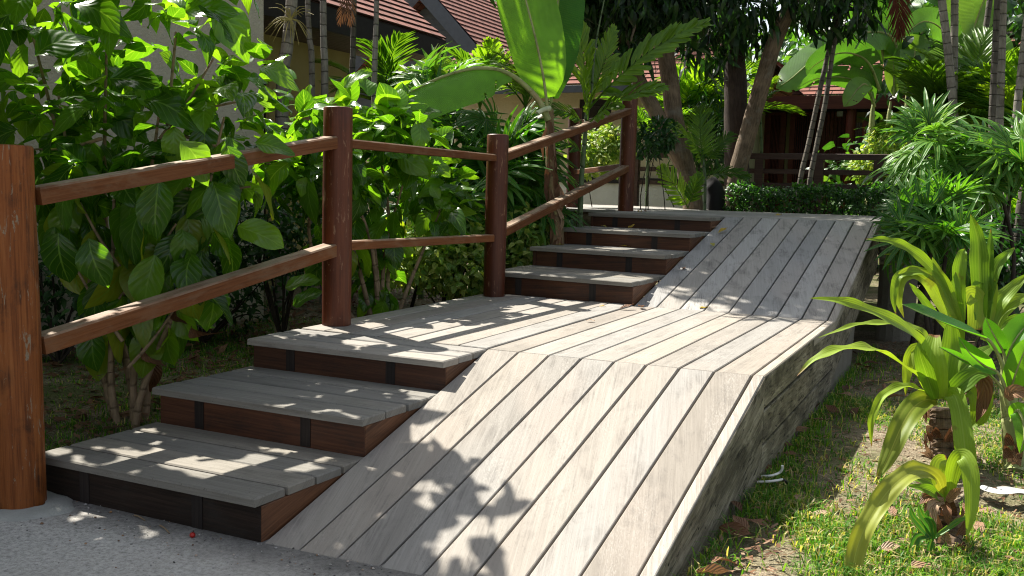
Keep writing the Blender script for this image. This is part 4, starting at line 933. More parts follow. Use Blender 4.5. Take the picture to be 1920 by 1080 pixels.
# --- fan palms (lady palms) in the middle
def fan_clump(label, root, fans, L, mat, n_extra, bl, canes, up=.9, group=None, rmax=.93):
    t = thing('fan_palm', label, 'fan palm', root, group)
    mb = MB()
    for c_ in canes: tube(mb, [A(root) + rng.normal(size=3) * A([.12, .12, 0]), (A(root) + at(*c_)) / 2 + rng.normal(size=3) * .05, at(*c_)], [.018, .013], 7, 10, random.random())
    mb.build('cane', DKSTEM, t, smooth=True)
    mb = MB(); P = [at(*f) for f in fans]; cen = np.mean([b[0] for b in bl], 0)
    Pe, Oe = blob_pts(bl, n_extra, .5)
    if P: O_ = np.vstack([nrm(A(P) - cen), Oe]); P = np.vstack([A(P), Pe])
    else: O_, P = Oe, Pe
    n = len(P)
    D = O_ * .9 + rng.normal(size=(n, 3)) * .35 + A([0, 0, .10]); Nn = A([0, 0, up]) - FW * .25 + O_ * .25 + rng.normal(size=(n, 3)) * .25
    scatter(mb, FT, P, D, Nn, rng.uniform(.8, 1.15, n) * L, rng.random(n) * rmax)
    mb.build('fronds', mat, t)
    mb = MB()
    k_ = 0
    for p in P[::2]:
        c_ = A(root) * 1.; j = min(canes, key=lambda c: np.linalg.norm(at(*c) - p)); a = at(*j)
        tube(mb, [a, (a + p) / 2 + A([0, 0, .03]), p], [.004, .003], 5, 5, .5)
    mb.build('stalks', BAMB, t)
    return t
fan_clump('dark green fan palm clump behind the long banana leaf', gr(830, 560, 8.6), [], .40, FAN, 46, blobs((800, 250, 8.6, (.42, .4, .28)), (880, 270, 8.7, (.35, .4, .3))), [(800, 300, 8.6), (850, 270, 8.6), (880, 320, 8.6)])
fan_clump('fan palm clump beside the banana stem above the variegated shrub', gr(950, 560, 8.3), [], .38, FAN, 52, blobs((945, 250, 8.4, (.30, .3, .28)), (960, 340, 8.2, (.34, .3, .24)), (990, 300, 8.4, (.2, .3, .2))), [(940, 300, 8.3), (970, 330, 8.3), (960, 260, 8.3)])
fan_clump('fan palm with long blades just behind the second bush', gr(880, 560, 7.9), [], .42, FAN, 30, blobs((880, 350, 7.9, (.36, .3, .2)), (830, 390, 7.8, (.3, .3, .15)), (950, 390, 7.9, (.25, .3, .12))), [(880, 380, 7.9), (830, 400, 7.9)])
# --- banana beside the upper steps
rb = gr(1046, 470, 7.75)
t = thing('banana_plant', 'banana plant with three huge leaves and dry brown stem beside the upper steps', 'banana plant', rb)
mb = MB(); P_ = [rb, at(1044, 453, 7.75), at(1040, 403, 7.75), at(1035, 340, 7.75), at(1032, 280, 7.75), at(1030, 205, 7.75)]
tube(mb, P_, [.075, .058, .050, .046, .042, .034], 18, 30, .3, wob=.10)
tr = mb.build('stem', BANTR, t, smooth=True)
mb = MB()
for k in range(22):
    py = 230 + k * 10.5; px = np.interp(py, [205, 280, 340, 403, 453], [1030, 1032, 1035, 1040, 1044]); a = rng.uniform(-1, 1); rr = np.interp(py, [205, 455], [.036, .056])
    b_ = at(px, py, 7.75) - FW * rr * sqrt(1 - a * a) * 1.02 + RT * rr * a * 1.02
    strap(mb, [b_, b_ + A([0, 0, -.12]) + RT * rng.normal() * .03 - FW * .015, b_ + A([0, 0, -.26]) + RT * a * .03 - FW * rng.uniform(.0, .03)], rng.uniform(.025, .05), 1., .3, .15, 10, 5, rng.random(), [.5, 1, .8, .1], twist=rng.normal() * .6)
mb.build('dry_sheaths', DRY, tr, smooth=True)
def banana_leaf(t, pts, width, rnd, face, fold, wave=.03, tears=0, prof=None, pet=None, nref=None, twist=0., mat=None, rib=True, w0=.010):
    mb = MB(); strap(mb, [at(*p) for p in pts], width, face, fold, wave, 56, 13, rnd, prof or [.06, .55, .82, .95, 1., 1., .96, .88, .72, .45, .03], twist, tears, .3, nref=nref)
    lf = mb.build('leaf', mat or BANANA, t, smooth=True)
    mb = MB(); PP = ([at(*p) for p in pet] if pet else []) + [at(*p) + 0 * UP for p in pts]
    C_ = cr(PP, 40); tube(mb, C_ - nrm(CAMP - C_) * -.004, [w0 * 1.9, w0 * 1.3, w0 * .9, w0 * .5, w0 * .2], 8, None, .5)
    mb.build('midrib', BANGR, lf, smooth=True)
banana_leaf(t, [(1024, 183, 7.7), (1018, 140, 7.68), (1005, 75, 7.66), (986, 0, 7.68), (968, -80, 7.75), (950, -150, 7.9), (935, -190, 8.05)], .475, .9, 1., -.10, .02, 0, [.30, .62, .84, .94, 1., 1., .95, .85, .7, .4, .03], pet=[(1027, 215, 7.74), (1026, 200, 7.72)])
banana_leaf(t, [(1034, 185, 7.9), (1036, 120, 7.95), (1042, 40, 8.0), (1048, -20, 8.05), (1052, -90, 8.15), (1054, -150, 8.3)], .46, .08, .95, .12, .02, 0, [.25, .65, .9, 1., 1., .95, .85, .6, .03], pet=[(1028, 212, 7.78), (1031, 200, 7.85)])
banana_leaf(t, [(962, 143, 7.62), (930, 130, 7.6), (885, 129, 7.55), (835, 142, 7.5), (780, 166, 7.45), (735, 190, 7.4), (700, 216, 7.38), (668, 240, 7.38)], .56, .95, 0., -.55, .02, 4, [.16, .7, .9, 1., 1., .98, .9, .78, .5, .03], pet=[(1028, 226, 7.72), (1012, 192, 7.7), (990, 166, 7.66)], nref=nrm(UP * .80 - FW * .55), w0=.016)
mb = MB(); tube(mb, [at(1030, 203, 7.68), at(1018, 206, 7.62), at(1008, 213, 7.6)], [.022, .018, .02], 10, 8, .4); mb.build('cut_stalk', plain_mat('pale cut stalk', (.42, .46, .28), .5), t, smooth=True)
# --- slim palm with broad ragged leaflets next to the tall post
rp = gr(1087, 440, 8.15)
t = thing('slim_palm', 'slim green caned palm with broad ragged leaflets in front of the two far posts', 'palm', rp)
mb = MB(); tube(mb, [rp, at(1087, 430, 8.15), at(1090, 340, 8.15), at(1096, 265, 8.15), at(1102, 200, 8.15)], [.024, .023, .021, .018], 10, 24, .4); mb.build('trunk', BAMB, t, smooth=True)
mb = MB()
def frond_at(mb, temps, p0, p1, L, nref, rnd):
    O_ = at(*p0); D_ = at(*p1) - O_; scatter(mb, temps, [O_], [D_], [nref], L, rnd)
fc = UP * .55 - FW * .8
def fr_px(mb, p0, p1, p2, L, arch, seed, rnd, n=16, ll=.27, lw=.045, ang=50, ro=0.):
    O_ = at(*p0); D_ = nrm(at(*p1) - O_); nv = nrm(UP * .62 - FW * .75 + RT * ro)
    scatter(mb, [frond_t(1., n, ll, lw, arch, ang, .12, True, seed, .14, .15)], [O_], [D_], [nv], L, rnd)
fr_px(mb, (1103, 205, 8.1), (1200, 128, 7.9), 0, 1.22, .42, 31, .62, 17, .20, .046)
fr_px(mb, (1103, 232, 8.1), (1180, 190, 7.8), 0, .80, .45, 32, .6, 15, .27, .06)
fr_px(mb, (1100, 200, 8.2), (1080, 60, 8.3), 0, .95, .3, 33, .85, 16, .26, .055, 42, .5)
fr_px(mb, (1098, 240, 8.1), (1050, 215, 7.9), 0, .55, .6, 34, .25, 13, .30, .06)
fr_px(mb, (1102, 225, 8.1), (1135, 150, 7.7), 0, .62, .5, 35, .75, 14, .28, .055, 42)
fr_px(mb, (1101, 215, 8.1), (1106, 130, 7.8), 0, .62, .3, 36, .9, 14, .28, .05, 36, -.4)
fr_px(mb, (1094, 290, 8.1), (1050, 270, 8.0), 0, .42, .6, 37, .1, 12, .32, .06)
fr_px(mb, (1104, 195, 8.2), (1150, 60, 8.3), 0, .75, .3, 38, .7, 14, .26, .05, 40, .4)
mb.build('fronds', PALM, t)
mb = MB(); tube(mb, [at(1108, 195, 8.1), at(1116, 90, 8.1), at(1137, -20, 8.1)], [.012, .009, .004], 8, 12, .3); mb.build('spear_leaf', BAMB, t, smooth=True)
# --- slim grey trunks in front of the bungalow, crowns above
def trunk_palm(label, pts, r, crown, n, L, temps, mat, tmat, el=(-5, 60), group='slim palms in front of the bungalow', extra=None, name='slim_palm', cat='palm'):
    base = at(*pts[0]); b0 = base.copy(); b0[2] = 0
    t = thing(name, label, cat, b0, group)
    mb = MB(); P = [b0] + [at(*p) for p in pts] + [at(*crown)]
    tube(mb, P, [r * 1.15, r, r * .92, r * .85], 14, 40, random.random(), wob=.04); mb.build('trunk', tmat, t, smooth=True)
    mb = MB(); palm_crown(mb, at(*crown), min(n, 3), L * .8, temps, el)
    mb.build('fronds', mat, t)
    return t
tp = trunk_palm('thickest grey ringed palm trunk at left of the bungalow window', [(529, 180, 8.7), (538, 90, 8.7), (547, 0, 8.7)], .057, (556, -230, 8.7), 6, 1.1, FR, PALM, PTRUNK, el=(25, 75))
mb = MB()
for k in range(26):
    a = rng.uniform(0, 6.28); e_ = rng.uniform(-.5, .6); o_ = at(545, 35, 8.65); d_ = RT * cos(a) + UP * (sin(a) * .8 - .1) - FW * .25
    l_ = rng.uniform(.12, .27); tube(mb, [o_, o_ + d_ * l_ * .5 + UP * .02, o_ + d_ * l_ - UP * .05], [.005, .002], 5, 6, rng.random())
mb.build('flower_stalks', plain_mat('tan yellow flower stalk', (.26, .22, .06), .6), tp, smooth=True)
trunk_palm('thin grey trunk just right of the thickest palm trunk', [(585, 150, 9.2), (580, 70, 9.2), (577, 0, 9.2)], .028, (574, -210, 9.2), 5, .9, FR, PALM, PTRUNK, el=(25, 75))
trunk_palm('straight grey palm trunk before the middle of the dark window', [(609, 165, 9.0), (607, 80, 9.0), (606, 0, 9.0)], .033, (606, -260, 9.0), 6, 1.0, FR, PALM, PTRUNK, el=(25, 75))
tq = trunk_palm('dark greenish palm trunk at the right jamb of the window', [(660, 175, 9.3), (662, 90, 9.3), (664, 0, 9.3)], .028, (668, -190, 9.3), 5, .9, FR, PALM, PTRUNKD)
mb = MB()
for a in (-1.9, -1.45):
    scatter(mb, [frond_t(1., 10, .4, .035, .3, 30, .1, False, 40, .1, .2)], [at(652, -25, 9.1)], [RT * cos(a) * .6 + UP * sin(a)], [-FW + RT * .3], .36, .3)
mb.build('dead_fronds', DRYF, tq)
trunk_palm('pale slim palm trunk crossing the shingled eave', [(702, 168, 8.9), (704, 80, 8.9), (706, 0, 8.9)], .026, (709, -240, 8.9), 6, 1.0, FR, PALM, PTRUNK, el=(25, 75))
# low feather palms among them
def low_palm(label, root, cen, n, L, temps, mat, el=(5, 75), group=None, rnd=(0, .93), az=None, cat='feather palm'):
    t = thing('feather_palm', label, cat, root, group)
    mb = MB(); tube(mb, [A(root), (A(root) + A(cen)) / 2, A(cen)], [.03, .02], 8, 8, .4); mb.build('trunk', BAMB, t, smooth=True)
    mb = MB(); palm_crown(mb, cen, n, L, temps, el, az, rnd); mb.build('fronds', mat, t)
    return t
low_palm("dark feather palm below the shingled eave", gr(690, 500, 9.8), at(720, 215, 9.8), 8, .85, FR, PALM, (20, 80))
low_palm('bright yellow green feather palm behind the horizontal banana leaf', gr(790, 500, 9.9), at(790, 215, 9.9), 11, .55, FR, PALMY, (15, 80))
low_palm('feather palm whose fronds reach up before the slate barge board', gr(905, 500, 10.4), at(900, 205, 10.4), 9, .72, FRB, PALM, (15, 80), rnd=(.5, .93))
low_palm('feather palm filling the gap right of the banana stem', gr(985, 500, 9.4), at(985, 200, 9.4), 9, .8, FR, PALM, (15, 80), rnd=(.2, .9))
fan_clump('pale fan palm showing over the horizontal banana leaf', gr(800, 500, 8.9), [(815, 135, 8.9), (850, 140, 8.9), (780, 150, 8.9), (870, 135, 8.9)], .33, FANB, 8, blobs((820, 160, 8.9, (.3, .3, .1))), [(820, 200, 8.9)])
# ================================================================= TREES OVER THE DECK
def tree(name, label, paths, radii, bl, n, size, temps, mat, bmat, droop, cat='tree', group=None, limbs=8, base=None, upn=.7, shell=.3, rmax=.93, lr=.035):
    base = paths[0][0] if base is None else base
    t = thing(name, label, cat, base, group)
    for k_, (P, r) in enumerate(zip(paths, radii)):
        mb = MB(); tube(mb, P, r, 16, 34, random.random(), wob=.07); mb.build('trunk', TRUNK if k_ else bmat, t, smooth=True)
    mb = MB()
    tips = [p[-1] for p in paths]
    for k in range(limbs):
        b = bl[k % len(bl)]; s_ = min(tips, key=lambda q_: np.linalg.norm(q_ - b[0])); e_ = b[0] + rng.normal(size=3) * b[1] * .45
        tube(mb, [s_, (A(s_) + e_) / 2 + rng.normal(size=3) * .12, e_], [lr, .008], 7, 12, random.random(), wob=.1)
    mb.build('limbs', bmat, t, smooth=True)
    mb = MB(); leaves(mb, temps, bl, n, size, droop, .55, shell, rmax, upn); mb.build('crown', mat, t)
    return t
def G(px, py, d, z=.3):
    p = at(px, py, d); p[2] = z; return p
tree('leaning_tree', 'tree with two leaning grey brown trunks rising at the deck edge', [[G(1302, 400, 11.2, .2), at(1300, 390, 11.2), at(1284, 310, 11.2), at(1266, 230, 11.2), at(1256, 150, 11.2), at(1243, 70, 11.2), at(1232, -30, 11.2)], [at(1288, 330, 11.25), at(1268, 290, 11.2), at(1232, 215, 11.1), at(1200, 155, 11.0), at(1170, 80, 10.9), at(1150, 0, 10.8)]], [[.125, .115, .105, .10, .085], [.07, .09, .085, .08, .06]],
     blobs((1130, 15, 10.6, (.7, .6, .34)), (1130, 10, 10.9, (.6, .5, .3)), (1165, 5, 11.1, (.8, .5, .34)), (1165, 5, 11.3, (.8, .5, .34)), (1240, 20, 11.2, (.5, .5, .3)), (1060, -60, 10.2, (.8, .9, .5)), (1220, 5, 10.8, (.6, .6, .34)), (1180, 95, 10.7, (.28, .4, .2)), (1000, -150, 10.0, (.9, 1., .6)), (1120, -180, 10.5, (1., 1., .6))) + [(A([-1.7, 6.0, 4.35]), A([.95, 1.35, .45])), (A([-1.7, 6.0, 4.35]), A([.95, 1.35, .45])), (A([-1.7, 6.0, 4.35]), A([.95, 1.35, .45])), (A([-1.7, 6.0, 4.35]), A([.95, 1.35, .45])), (A([-2.8, 7.0, 4.4]), A([1.1, 1., .45]))], 12500, (.15, .25), ML, MANGO, TRUNK, .9)  # last clumps are extra crown out of view, added to shade the upper ramp
tree('dark_tree', 'tree with one upright dark trunk and one pale trunk leaning right behind the hedge', [[G(1382, 400, 11.8, .2), at(1382, 385, 11.8), at(1380, 250, 11.8), at(1378, 130, 11.8), at(1372, 60, 11.8), at(1366, -40, 11.8)], [G(1372, 400, 11.6, .2), at(1378, 350, 11.55), at(1400, 260, 11.5), at(1428, 160, 11.4), at(1452, 80, 11.3), at(1478, 20, 11.2), at(1500, -50, 11.1)]], [[.17, .155, .14, .13, .11], [.10, .105, .10, .09, .07]],
     blobs((1340, 30, 11.2, (.7, .8, .42)), (1395, 60, 11.6, (.45, .4, .26)), (1500, 5, 11.2, (.6, .8, .26)), (1575, 20, 11.3, (.5, .7, .32)), (1300, -80, 11., (.9, 1., .5)), (1450, -120, 11.2, (1., 1.1, .6)), (1600, -60, 11.3, (.7, .9, .4)), (1325, 110, 11.6, (.3, .3, .2))), 2700, (.16, .27), ML, MANGO, TRUNKD, 1.0, limbs=14)
mb = MB(); tube(mb, [G(1340, 395, 11.3, .3), at(1342, 385, 11.3), at(1338, 350, 11.3), at(1332, 334, 11.3)], [.11, .115, .10, .05], 14, 14, .2, wob=.12)
mb.build('tree_stump', plain_mat('near black stump', (.008, .007, .007), .8), None, True, 'near black stump standing between the tree trunks behind the deck', 'stump', loc=G(1340, 395, 11.3, .3))  # short tapered form in one near black colour
# thin leaning palms
for lab, pts, r in (('left one of two thin leaning palm trunks in front of the pavilion', [(1499, 350, 11.6), (1516, 270, 11.6), (1532, 195, 11.6), (1548, 120, 11.6), (1561, 60, 11.6)], .030), ('right one of two thin leaning palm trunks in front of the pavilion', [(1517, 352, 11.4), (1532, 270, 11.4), (1547, 195, 11.4), (1558, 120, 11.4), (1568, 60, 11.4)], .030)):
    base = G(pts[0][0] - 6, 390, pts[0][2], .2)
    t = thing('thin_palm', lab, 'palm', base, 'thin leaning palms in front of the pavilion')
    c_ = at(pts[-1][0] + 18, -40, pts[-1][2])
    mb = MB(); tube(mb, [base] + [at(*p) for p in pts] + [c_], [r * 1.05, r, r * .8], 12, 40, random.random(), wob=.05); mb.build('trunk', PTRUNKM, t, smooth=True)
    mb = MB(); palm_crown(mb, c_, 6, .9, FR, (20, 75)); mb.build('fronds', PALM, t)
# reddish dry frond hanging
t = thing('dry_palm_frond', 'dry reddish palm frond hanging down at the edge of the dark canopy', 'dead frond', at(1672, -60, 10.8))
mb = MB(); scatter(mb, [frond_t(1., 22, .42, .03, .5, 32, .15, False, 50, .1, .1)], [at(1672, -60, 10.8)], [-UP + RT * .12], [-FW], .80, .2)
mb.build('fronds', leaf_mat('dry red frond', [(0., (.10, .025, .015)), (1., (.20, .06, .03))], (1., .7, .5), .3, .7, .2, None, 0), t)
# small feather palm in front of the trunks
t = thing('feather_palm', 'young feather palm with two flat fronds in front of the leaning trunks', 'feather palm', G(1322, 400, 10.7, .3))
mb = MB(); tube(mb, [G(1322, 400, 10.7, .3), at(1322, 350, 10.7), at(1318, 300, 10.7)], [.022, .014], 8, 10, .5); mb.build('trunk', BAMB, t, smooth=True)
mb = MB()
frond_at(mb, [frond_t(1., 19, .30, .05, .55, 58, .05, True, 51, .1, .12)], (1316, 310, 10.7), (1270, 245, 10.4), .72, UP * .75 - FW * .7, .5)
frond_at(mb, [frond_t(1., 19, .34, .05, .3, 55, .05, True, 52, .08, .1)], (1290, 390, 10.5), (1232, 300, 10.3), .56, -FW * .9 + UP * .3, .8)
frond_at(mb, FR, (1318, 310, 10.7), (1310, 180, 10.8), .75, -FW - RT * .3, .5)
frond_at(mb, FR, (1320, 310, 10.7), (1372, 250, 10.8), .55, -FW * .6 + UP * .6, .1)
frond_at(mb, FRB, (1320, 330, 10.7), (1362, 330, 10.6), .5, -FW * .6 + UP * .6, .1)
frond_at(mb, FRB, (1290, 390, 10.5), (1310, 330, 10.4), .4, -FW * .8 + UP * .3, .4)
mb.build('fronds', PALM, t)
# lit shrubbery seen between the trunks
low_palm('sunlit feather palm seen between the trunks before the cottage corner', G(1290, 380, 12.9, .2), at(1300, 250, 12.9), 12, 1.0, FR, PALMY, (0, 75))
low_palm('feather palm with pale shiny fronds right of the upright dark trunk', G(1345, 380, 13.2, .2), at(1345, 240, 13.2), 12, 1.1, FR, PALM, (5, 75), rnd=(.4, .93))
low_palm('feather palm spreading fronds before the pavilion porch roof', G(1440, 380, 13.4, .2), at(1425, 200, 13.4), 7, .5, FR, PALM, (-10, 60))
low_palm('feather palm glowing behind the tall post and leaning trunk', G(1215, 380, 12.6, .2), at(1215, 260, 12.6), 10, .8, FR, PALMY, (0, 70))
shrub('leafy_shrub', 'bright leafy shrub between the cottage wall and the dark trunk', G(1320, 390, 12.4, .2), blobs((1320, 270, 12.4, (.5, .4, .45)), (1345, 200, 12.6, (.4, .4, .4))), 900, (.10, .18), ML, HEDGE, stems=10, droop=.4)
# clipped hedge along the deck
hx0, hx1 = -.72, 1.22
t = thing('hedge', 'low clipped dark green hedge along the back edge of the deck', 'hedge', (.25, 8.95, .5))
mb = MB()
for k in range(40):
    x = hx0 + (hx1 - hx0) * rng.random(); y = 8.85 + rng.random() * .4; tube(mb, [(x, y, .5), (x + rng.normal() * .04, y, .9), (x + rng.normal() * .08, y + rng.normal() * .05, 1.15)], [.008, .004], 5, 6, rng.random())
mb.build('stem', DKSTEM, t)
n = 3800; P = np.stack([hx0 + (hx1 - hx0) * rng.random(n), 8.78 + .5 * rng.random(n), rng.uniform(.62, 1.0, n)], 1)
sd = rng.random(n); top = 1.235 + .03 * np.sin(P[:, 0] * 7) + .02 * np.sin(P[:, 0] * 19) - .035 * np.exp(-((P[:, 0] - .15) / .05) ** 2)
P[:, 2] = np.where(sd < .45, top - rng.random(n) ** 2 * .10 + rng.exponential(.012, n), .86 + (top - .86) * rng.random(n)); P[:, 1] = np.where((sd >= .45) & (sd < .8), 8.75 + rng.random(n) ** 2 * .1 + .03 * np.sin(P[:, 0] * 11), P[:, 1])
D = rng.normal(size=(n, 3)) + A([0, -.5, .6]); mb = MB(); scatter(mb, SL, P, D, A([0, -.2, .9]) + rng.normal(size=(n, 3)) * .4, rng.uniform(.04, .075, n), rng.random(n) * .93)
mb.build('foliage', HEDGE, t)
shrub('leafy_shrub', 'sunlit pale shrub showing through the dark railing beside the pavilion', G(1660, 380, 13., .2), blobs((1650, 310, 13.2, (.42, .4, .30)), (1690, 330, 13.0, (.4, .4, .26)), (1660, 265, 13.4, (.25, .3, .18))), 1700, (.06, .11), VL, VARI, stems=8)
shrub('leafy_shrub', 'small green shrub at the right end of the clipped hedge', G(1668, 390, 11.4, .3), blobs((1665, 365, 11.4, (.22, .25, .17)),), 500, (.05, .08), SL, HEDGE, stems=5)
# ================================================================= RIGHT SIDE, BEHIND
rB = G(1640, 380, 13.6, .2)
t = thing('banana_plant', 'clump of banana plants with broad arching leaves over the pavilion roof', 'banana plant', rB)
for px, top_, d, rr in ((1633, 185, 13.6, .075), (1664, 190, 13.8, .07), (1700, 150, 14., .08)):
    mb = MB(); tube(mb, [G(px, 380, d, .2), at(px, 320, d), at(px + 2, top_ + 40, d), at(px + 6, top_, d)], [rr, rr * .8, rr * .5, rr * .2], 12, 20, rng.random(), wob=.06); mb.build('stem', BANGR, t, smooth=True)
N_ = nrm(A([0, 0, .6]) - FW * .75)
banana_leaf(t, [(1650, 170, 13.5), (1630, 120, 13.4), (1600, 101, 13.3), (1565, 102, 13.2), (1528, 122, 13.1), (1512, 140, 13.1)], .42, .05, 0, .2, .04, 6, nref=nrm(UP * .55 + FW * .55), mat=BANANAB, w0=.012)
banana_leaf(t, [(1690, 120, 13.9), (1672, 70, 13.8), (1630, 60, 13.7), (1580, 78, 13.6), (1530, 108, 13.5), (1480, 150, 13.4), (1455, 165, 13.4)], .62, .6, 0, -.2, .05, 8, nref=N_, mat=BANANAB, w0=.014)
banana_leaf(t, [(1640, 190, 13.6), (1618, 160, 13.5), (1580, 145, 13.4), (1530, 148, 13.3), (1495, 165, 13.2)], .36, .2, 0, .2, .04, 6, nref=nrm(UP * .6 + FW * .5), mat=BANANAB, w0=.012)
banana_leaf(t, [(1640, 200, 13.4), (1625, 160, 13.2), (1610, 165, 13.1), (1595, 185, 13.0), (1582, 200, 13.)], .30, .9, 0, .2, .06, 4, nref=N_, mat=BANANAB, w0=.012)
banana_leaf(t, [(1676, 180, 13.8), (1676, 140, 13.8), (1674, 100, 13.85), (1668, 70, 13.9)], .26, .98, 1., .3, .03, 0, mat=BANANAB, w0=.010)
banana_leaf(t, [(1690, 150, 13.9), (1700, 110, 13.8), (1715, 90, 13.7), (1712, 120, 13.6), (1700, 155, 13.5), (1690, 175, 13.5)], .40, .75, .9, .3, .08, 6, mat=BANANAB, w0=.012)
banana_leaf(t, [(1705, 150, 14.), (1720, 80, 14.), (1745, 45, 13.9), (1770, 60, 13.8), (1785, 110, 13.7)], .50, .5, .6, .2, .07, 9, mat=BANANAB, w0=.014)
banana_leaf(t, [(1700, 140, 14.), (1690, 60, 14.), (1700, 10, 14.), (1740, -10, 13.9), (1780, 20, 13.8)], .52, .4, .5, .2, .05, 8, mat=BANANAB, w0=.014)
banana_leaf(t, [(1660, 120, 13.9), (1640, 40, 13.9), (1600, 10, 13.9), (1550, 20, 13.8), (1500, 60, 13.8)], .50, .1, 0, .2, .05, 8, nref=nrm(UP * .6 + FW * .5), mat=BANANAB, w0=.014)
rB2 = G(1800, 380, 12.5, .1)
t = thing('banana_plant', 'banana plant with pale stalks fanned out between the grey palm trunks', 'banana plant', rB2)
mb = MB(); tube(mb, [rB2, at(1800, 250, 12.5), at(1803, 140, 12.5)], [.10, .06], 12, 16, .3, wob=.06); mb.build('stem', BANGR, t, smooth=True)
for L_, w_, r_, fc_ in (([(1806, 110, 12.5), (1830, 40, 12.5), (1850, -10, 12.5), (1880, -50, 12.4)], .42, .8, .9), ([(1800, 110, 12.5), (1795, 40, 12.5), (1790, -40, 12.5), (1785, -100, 12.6)], .42, .9, 1.), ([(1798, 120, 12.5), (1770, 60, 12.4), (1735, 40, 12.3), (1700, 60, 12.2)], .42, .5, .7), ([(1808, 120, 12.5), (1840, 80, 12.4), (1870, 90, 12.2), (1890, 130, 12.1)], .40, .6, .7), ([(1800, 130, 12.4), (1770, 110, 12.2), (1755, 125, 12.1), (1745, 160, 12.)], .34, .75, .8)):
    banana_leaf(t, L_, w_, r_, fc_, .15, .06, 7, pet=[(1803, 190, 12.5), (1803, 150, 12.5)], mat=BANANAB, w0=.014)
# grey ringed palm trunks
def rtrunk(label, pts, r, d, mat=PTRUNK, crown=True):
    P = [at(px, py, d) for px, py in pts]; b0 = P[0] * 1.; b0[2] = -.02
    t = thing('grey_palm', label, 'palm', b0, 'grey ringed palms on the right'); mb = MB()
    top_ = P[-1] + nrm(P[-1] - P[-2]) * 1.2
    tube(mb, [b0] + P + [top_], [r * 1.1, r, r * .9], 14, 50, random.random(), wob=.05); mb.build('trunk', mat, t, smooth=True)
    mb = MB(); palm_crown(mb, top_, 8, 1.3, FR, (0, 70)); mb.build('fronds', PALM, t)
rtrunk('grey ringed palm trunk leaning left above the fan palms, left of a close pair', [(1796, 300), (1789, 220), (1779, 110), (1766, 0)], .042, 9.6)
rtrunk('upright grey ringed palm trunk, right of a close pair above the fan palms', [(1784, 300), (1787, 200), (1789, 100), (1790, 0)], .040, 9.9)
rtrunk('thin brown palm trunk leaning right high between the trunk pairs', [(1836, 180), (1842, 110), (1849, 50), (1856, 0)], .036, 11.5, PTRUNKD)
rtrunk('slender brown spotted palm trunk touching a thicker grey trunk', [(1857, 320), (1860, 220), (1866, 90), (1870, 0)], .030, 9.0, PTRUNKD)
rtrunk('thick grey palm trunk beside the slender spotted one', [(1868, 400), (1872, 230), (1876, 100), (1879, 0)], .047, 9.2)
rtrunk('pale grey palm trunk leaning right at the frame edge', [(1884, 480), (1889, 360), (1902, 250), (1914, 140), (1930, 0)], .034, 8.6)
rtrunk('brown palm trunk with bulge low at the right frame edge', [(1902, 500), (1914, 400), (1925, 320), (1940, 180)], .045, 8.3, PTRUNKD)
low_palm('large feather palm with long arching fronds above the right fan palms', G(1740, 420, 10.4, .1), at(1745, 255, 10.4), 10, .95, FR, PALM, (10, 75), rnd=(.2, .93))
low_palm('feather palm with dense fronds behind the grey trunk pair', G(1810, 420, 10.8, .1), at(1815, 255, 10.8), 13, 1.2, FR, PALM, (15, 80), rnd=(.3, .93))
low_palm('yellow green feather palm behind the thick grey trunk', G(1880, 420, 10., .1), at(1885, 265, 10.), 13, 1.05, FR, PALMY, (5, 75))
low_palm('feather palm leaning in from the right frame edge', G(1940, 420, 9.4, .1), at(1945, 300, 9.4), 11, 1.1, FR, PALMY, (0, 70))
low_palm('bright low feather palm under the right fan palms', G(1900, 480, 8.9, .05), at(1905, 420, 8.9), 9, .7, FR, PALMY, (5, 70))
low_palm('low feather palm behind the raised deck corner', G(1800, 480, 9.6, .05), at(1800, 420, 9.6), 9, .8, FR, PALM, (5, 70))
# the fan palm clump by the deck
fan_clump('tall bright fan palm clump right of the hedge with tiers of splayed fans', gr(1800, 620, 7.6), [(1759, 272, 7.5), (1742, 232, 7.7), (1775, 319, 7.4), (1712, 285, 7.5), (1735, 300, 7.4), (1790, 250, 7.6)], .30, FANB, 46, blobs((1755, 270, 7.6, (.30, .3, .22)), (1790, 310, 7.6, (.25, .3, .15))), [(1765, 330, 7.6), (1755, 290, 7.6), (1785, 310, 7.6)])
fan_clump('bright fan palm clump with upright fans near the right frame edge', gr(1850, 640, 7.3), [(1850, 272, 7.2), (1870, 302, 7.1), (1880, 260, 7.3), (1838, 300, 7.2), (1900, 310, 7.1), (1868, 290, 7.0)], .31, FANB, 46, blobs((1860, 290, 7.3, (.26, .3, .16)), (1910, 290, 7.3, (.28, .3, .2)), (1890, 330, 7.2, (.3, .3, .12))), [(1845, 330, 7.3), (1870, 330, 7.3), (1900, 340, 7.3)])
fan_clump('lower fan palm tier hiding the corner of the raised deck', gr(1745, 620, 7.0), [(1762, 374, 7.0), (1755, 385, 6.9)], .27, FAN, 34, blobs((1755, 385, 7.1, (.26, .25, .10)), (1725, 400, 7.1, (.22, .22, .10))), [(1755, 420, 7.0), (1735, 420, 7.0)], rmax=.97)
fan_clump('lowest dark fan palm tier with some yellow blades beside the deck beam', gr(1755, 640, 6.7), [(1731, 424, 6.7), (1773, 441, 6.6), (1725, 446, 6.7)], .26, FAN, 30, blobs((1745, 440, 6.8, (.30, .25, .12)), (1790, 450, 6.8, (.2, .25, .14))), [(1745, 470, 6.7), (1775, 470, 6.7)], rmax=.97)
shrub('dark_shrub', 'dark shrub filling the shade under the right fan palms', gr(1800, 600, 8.2), blobs((1780, 480, 8.3, (.45, .4, .3)), (1860, 470, 8.3, (.4, .4, .35)), (1720, 500, 8.2, (.3, .3, .25)), (1900, 520, 8., (.35, .3, .25))), 1300, (.07, .13), SL, SMALL, stems=12)
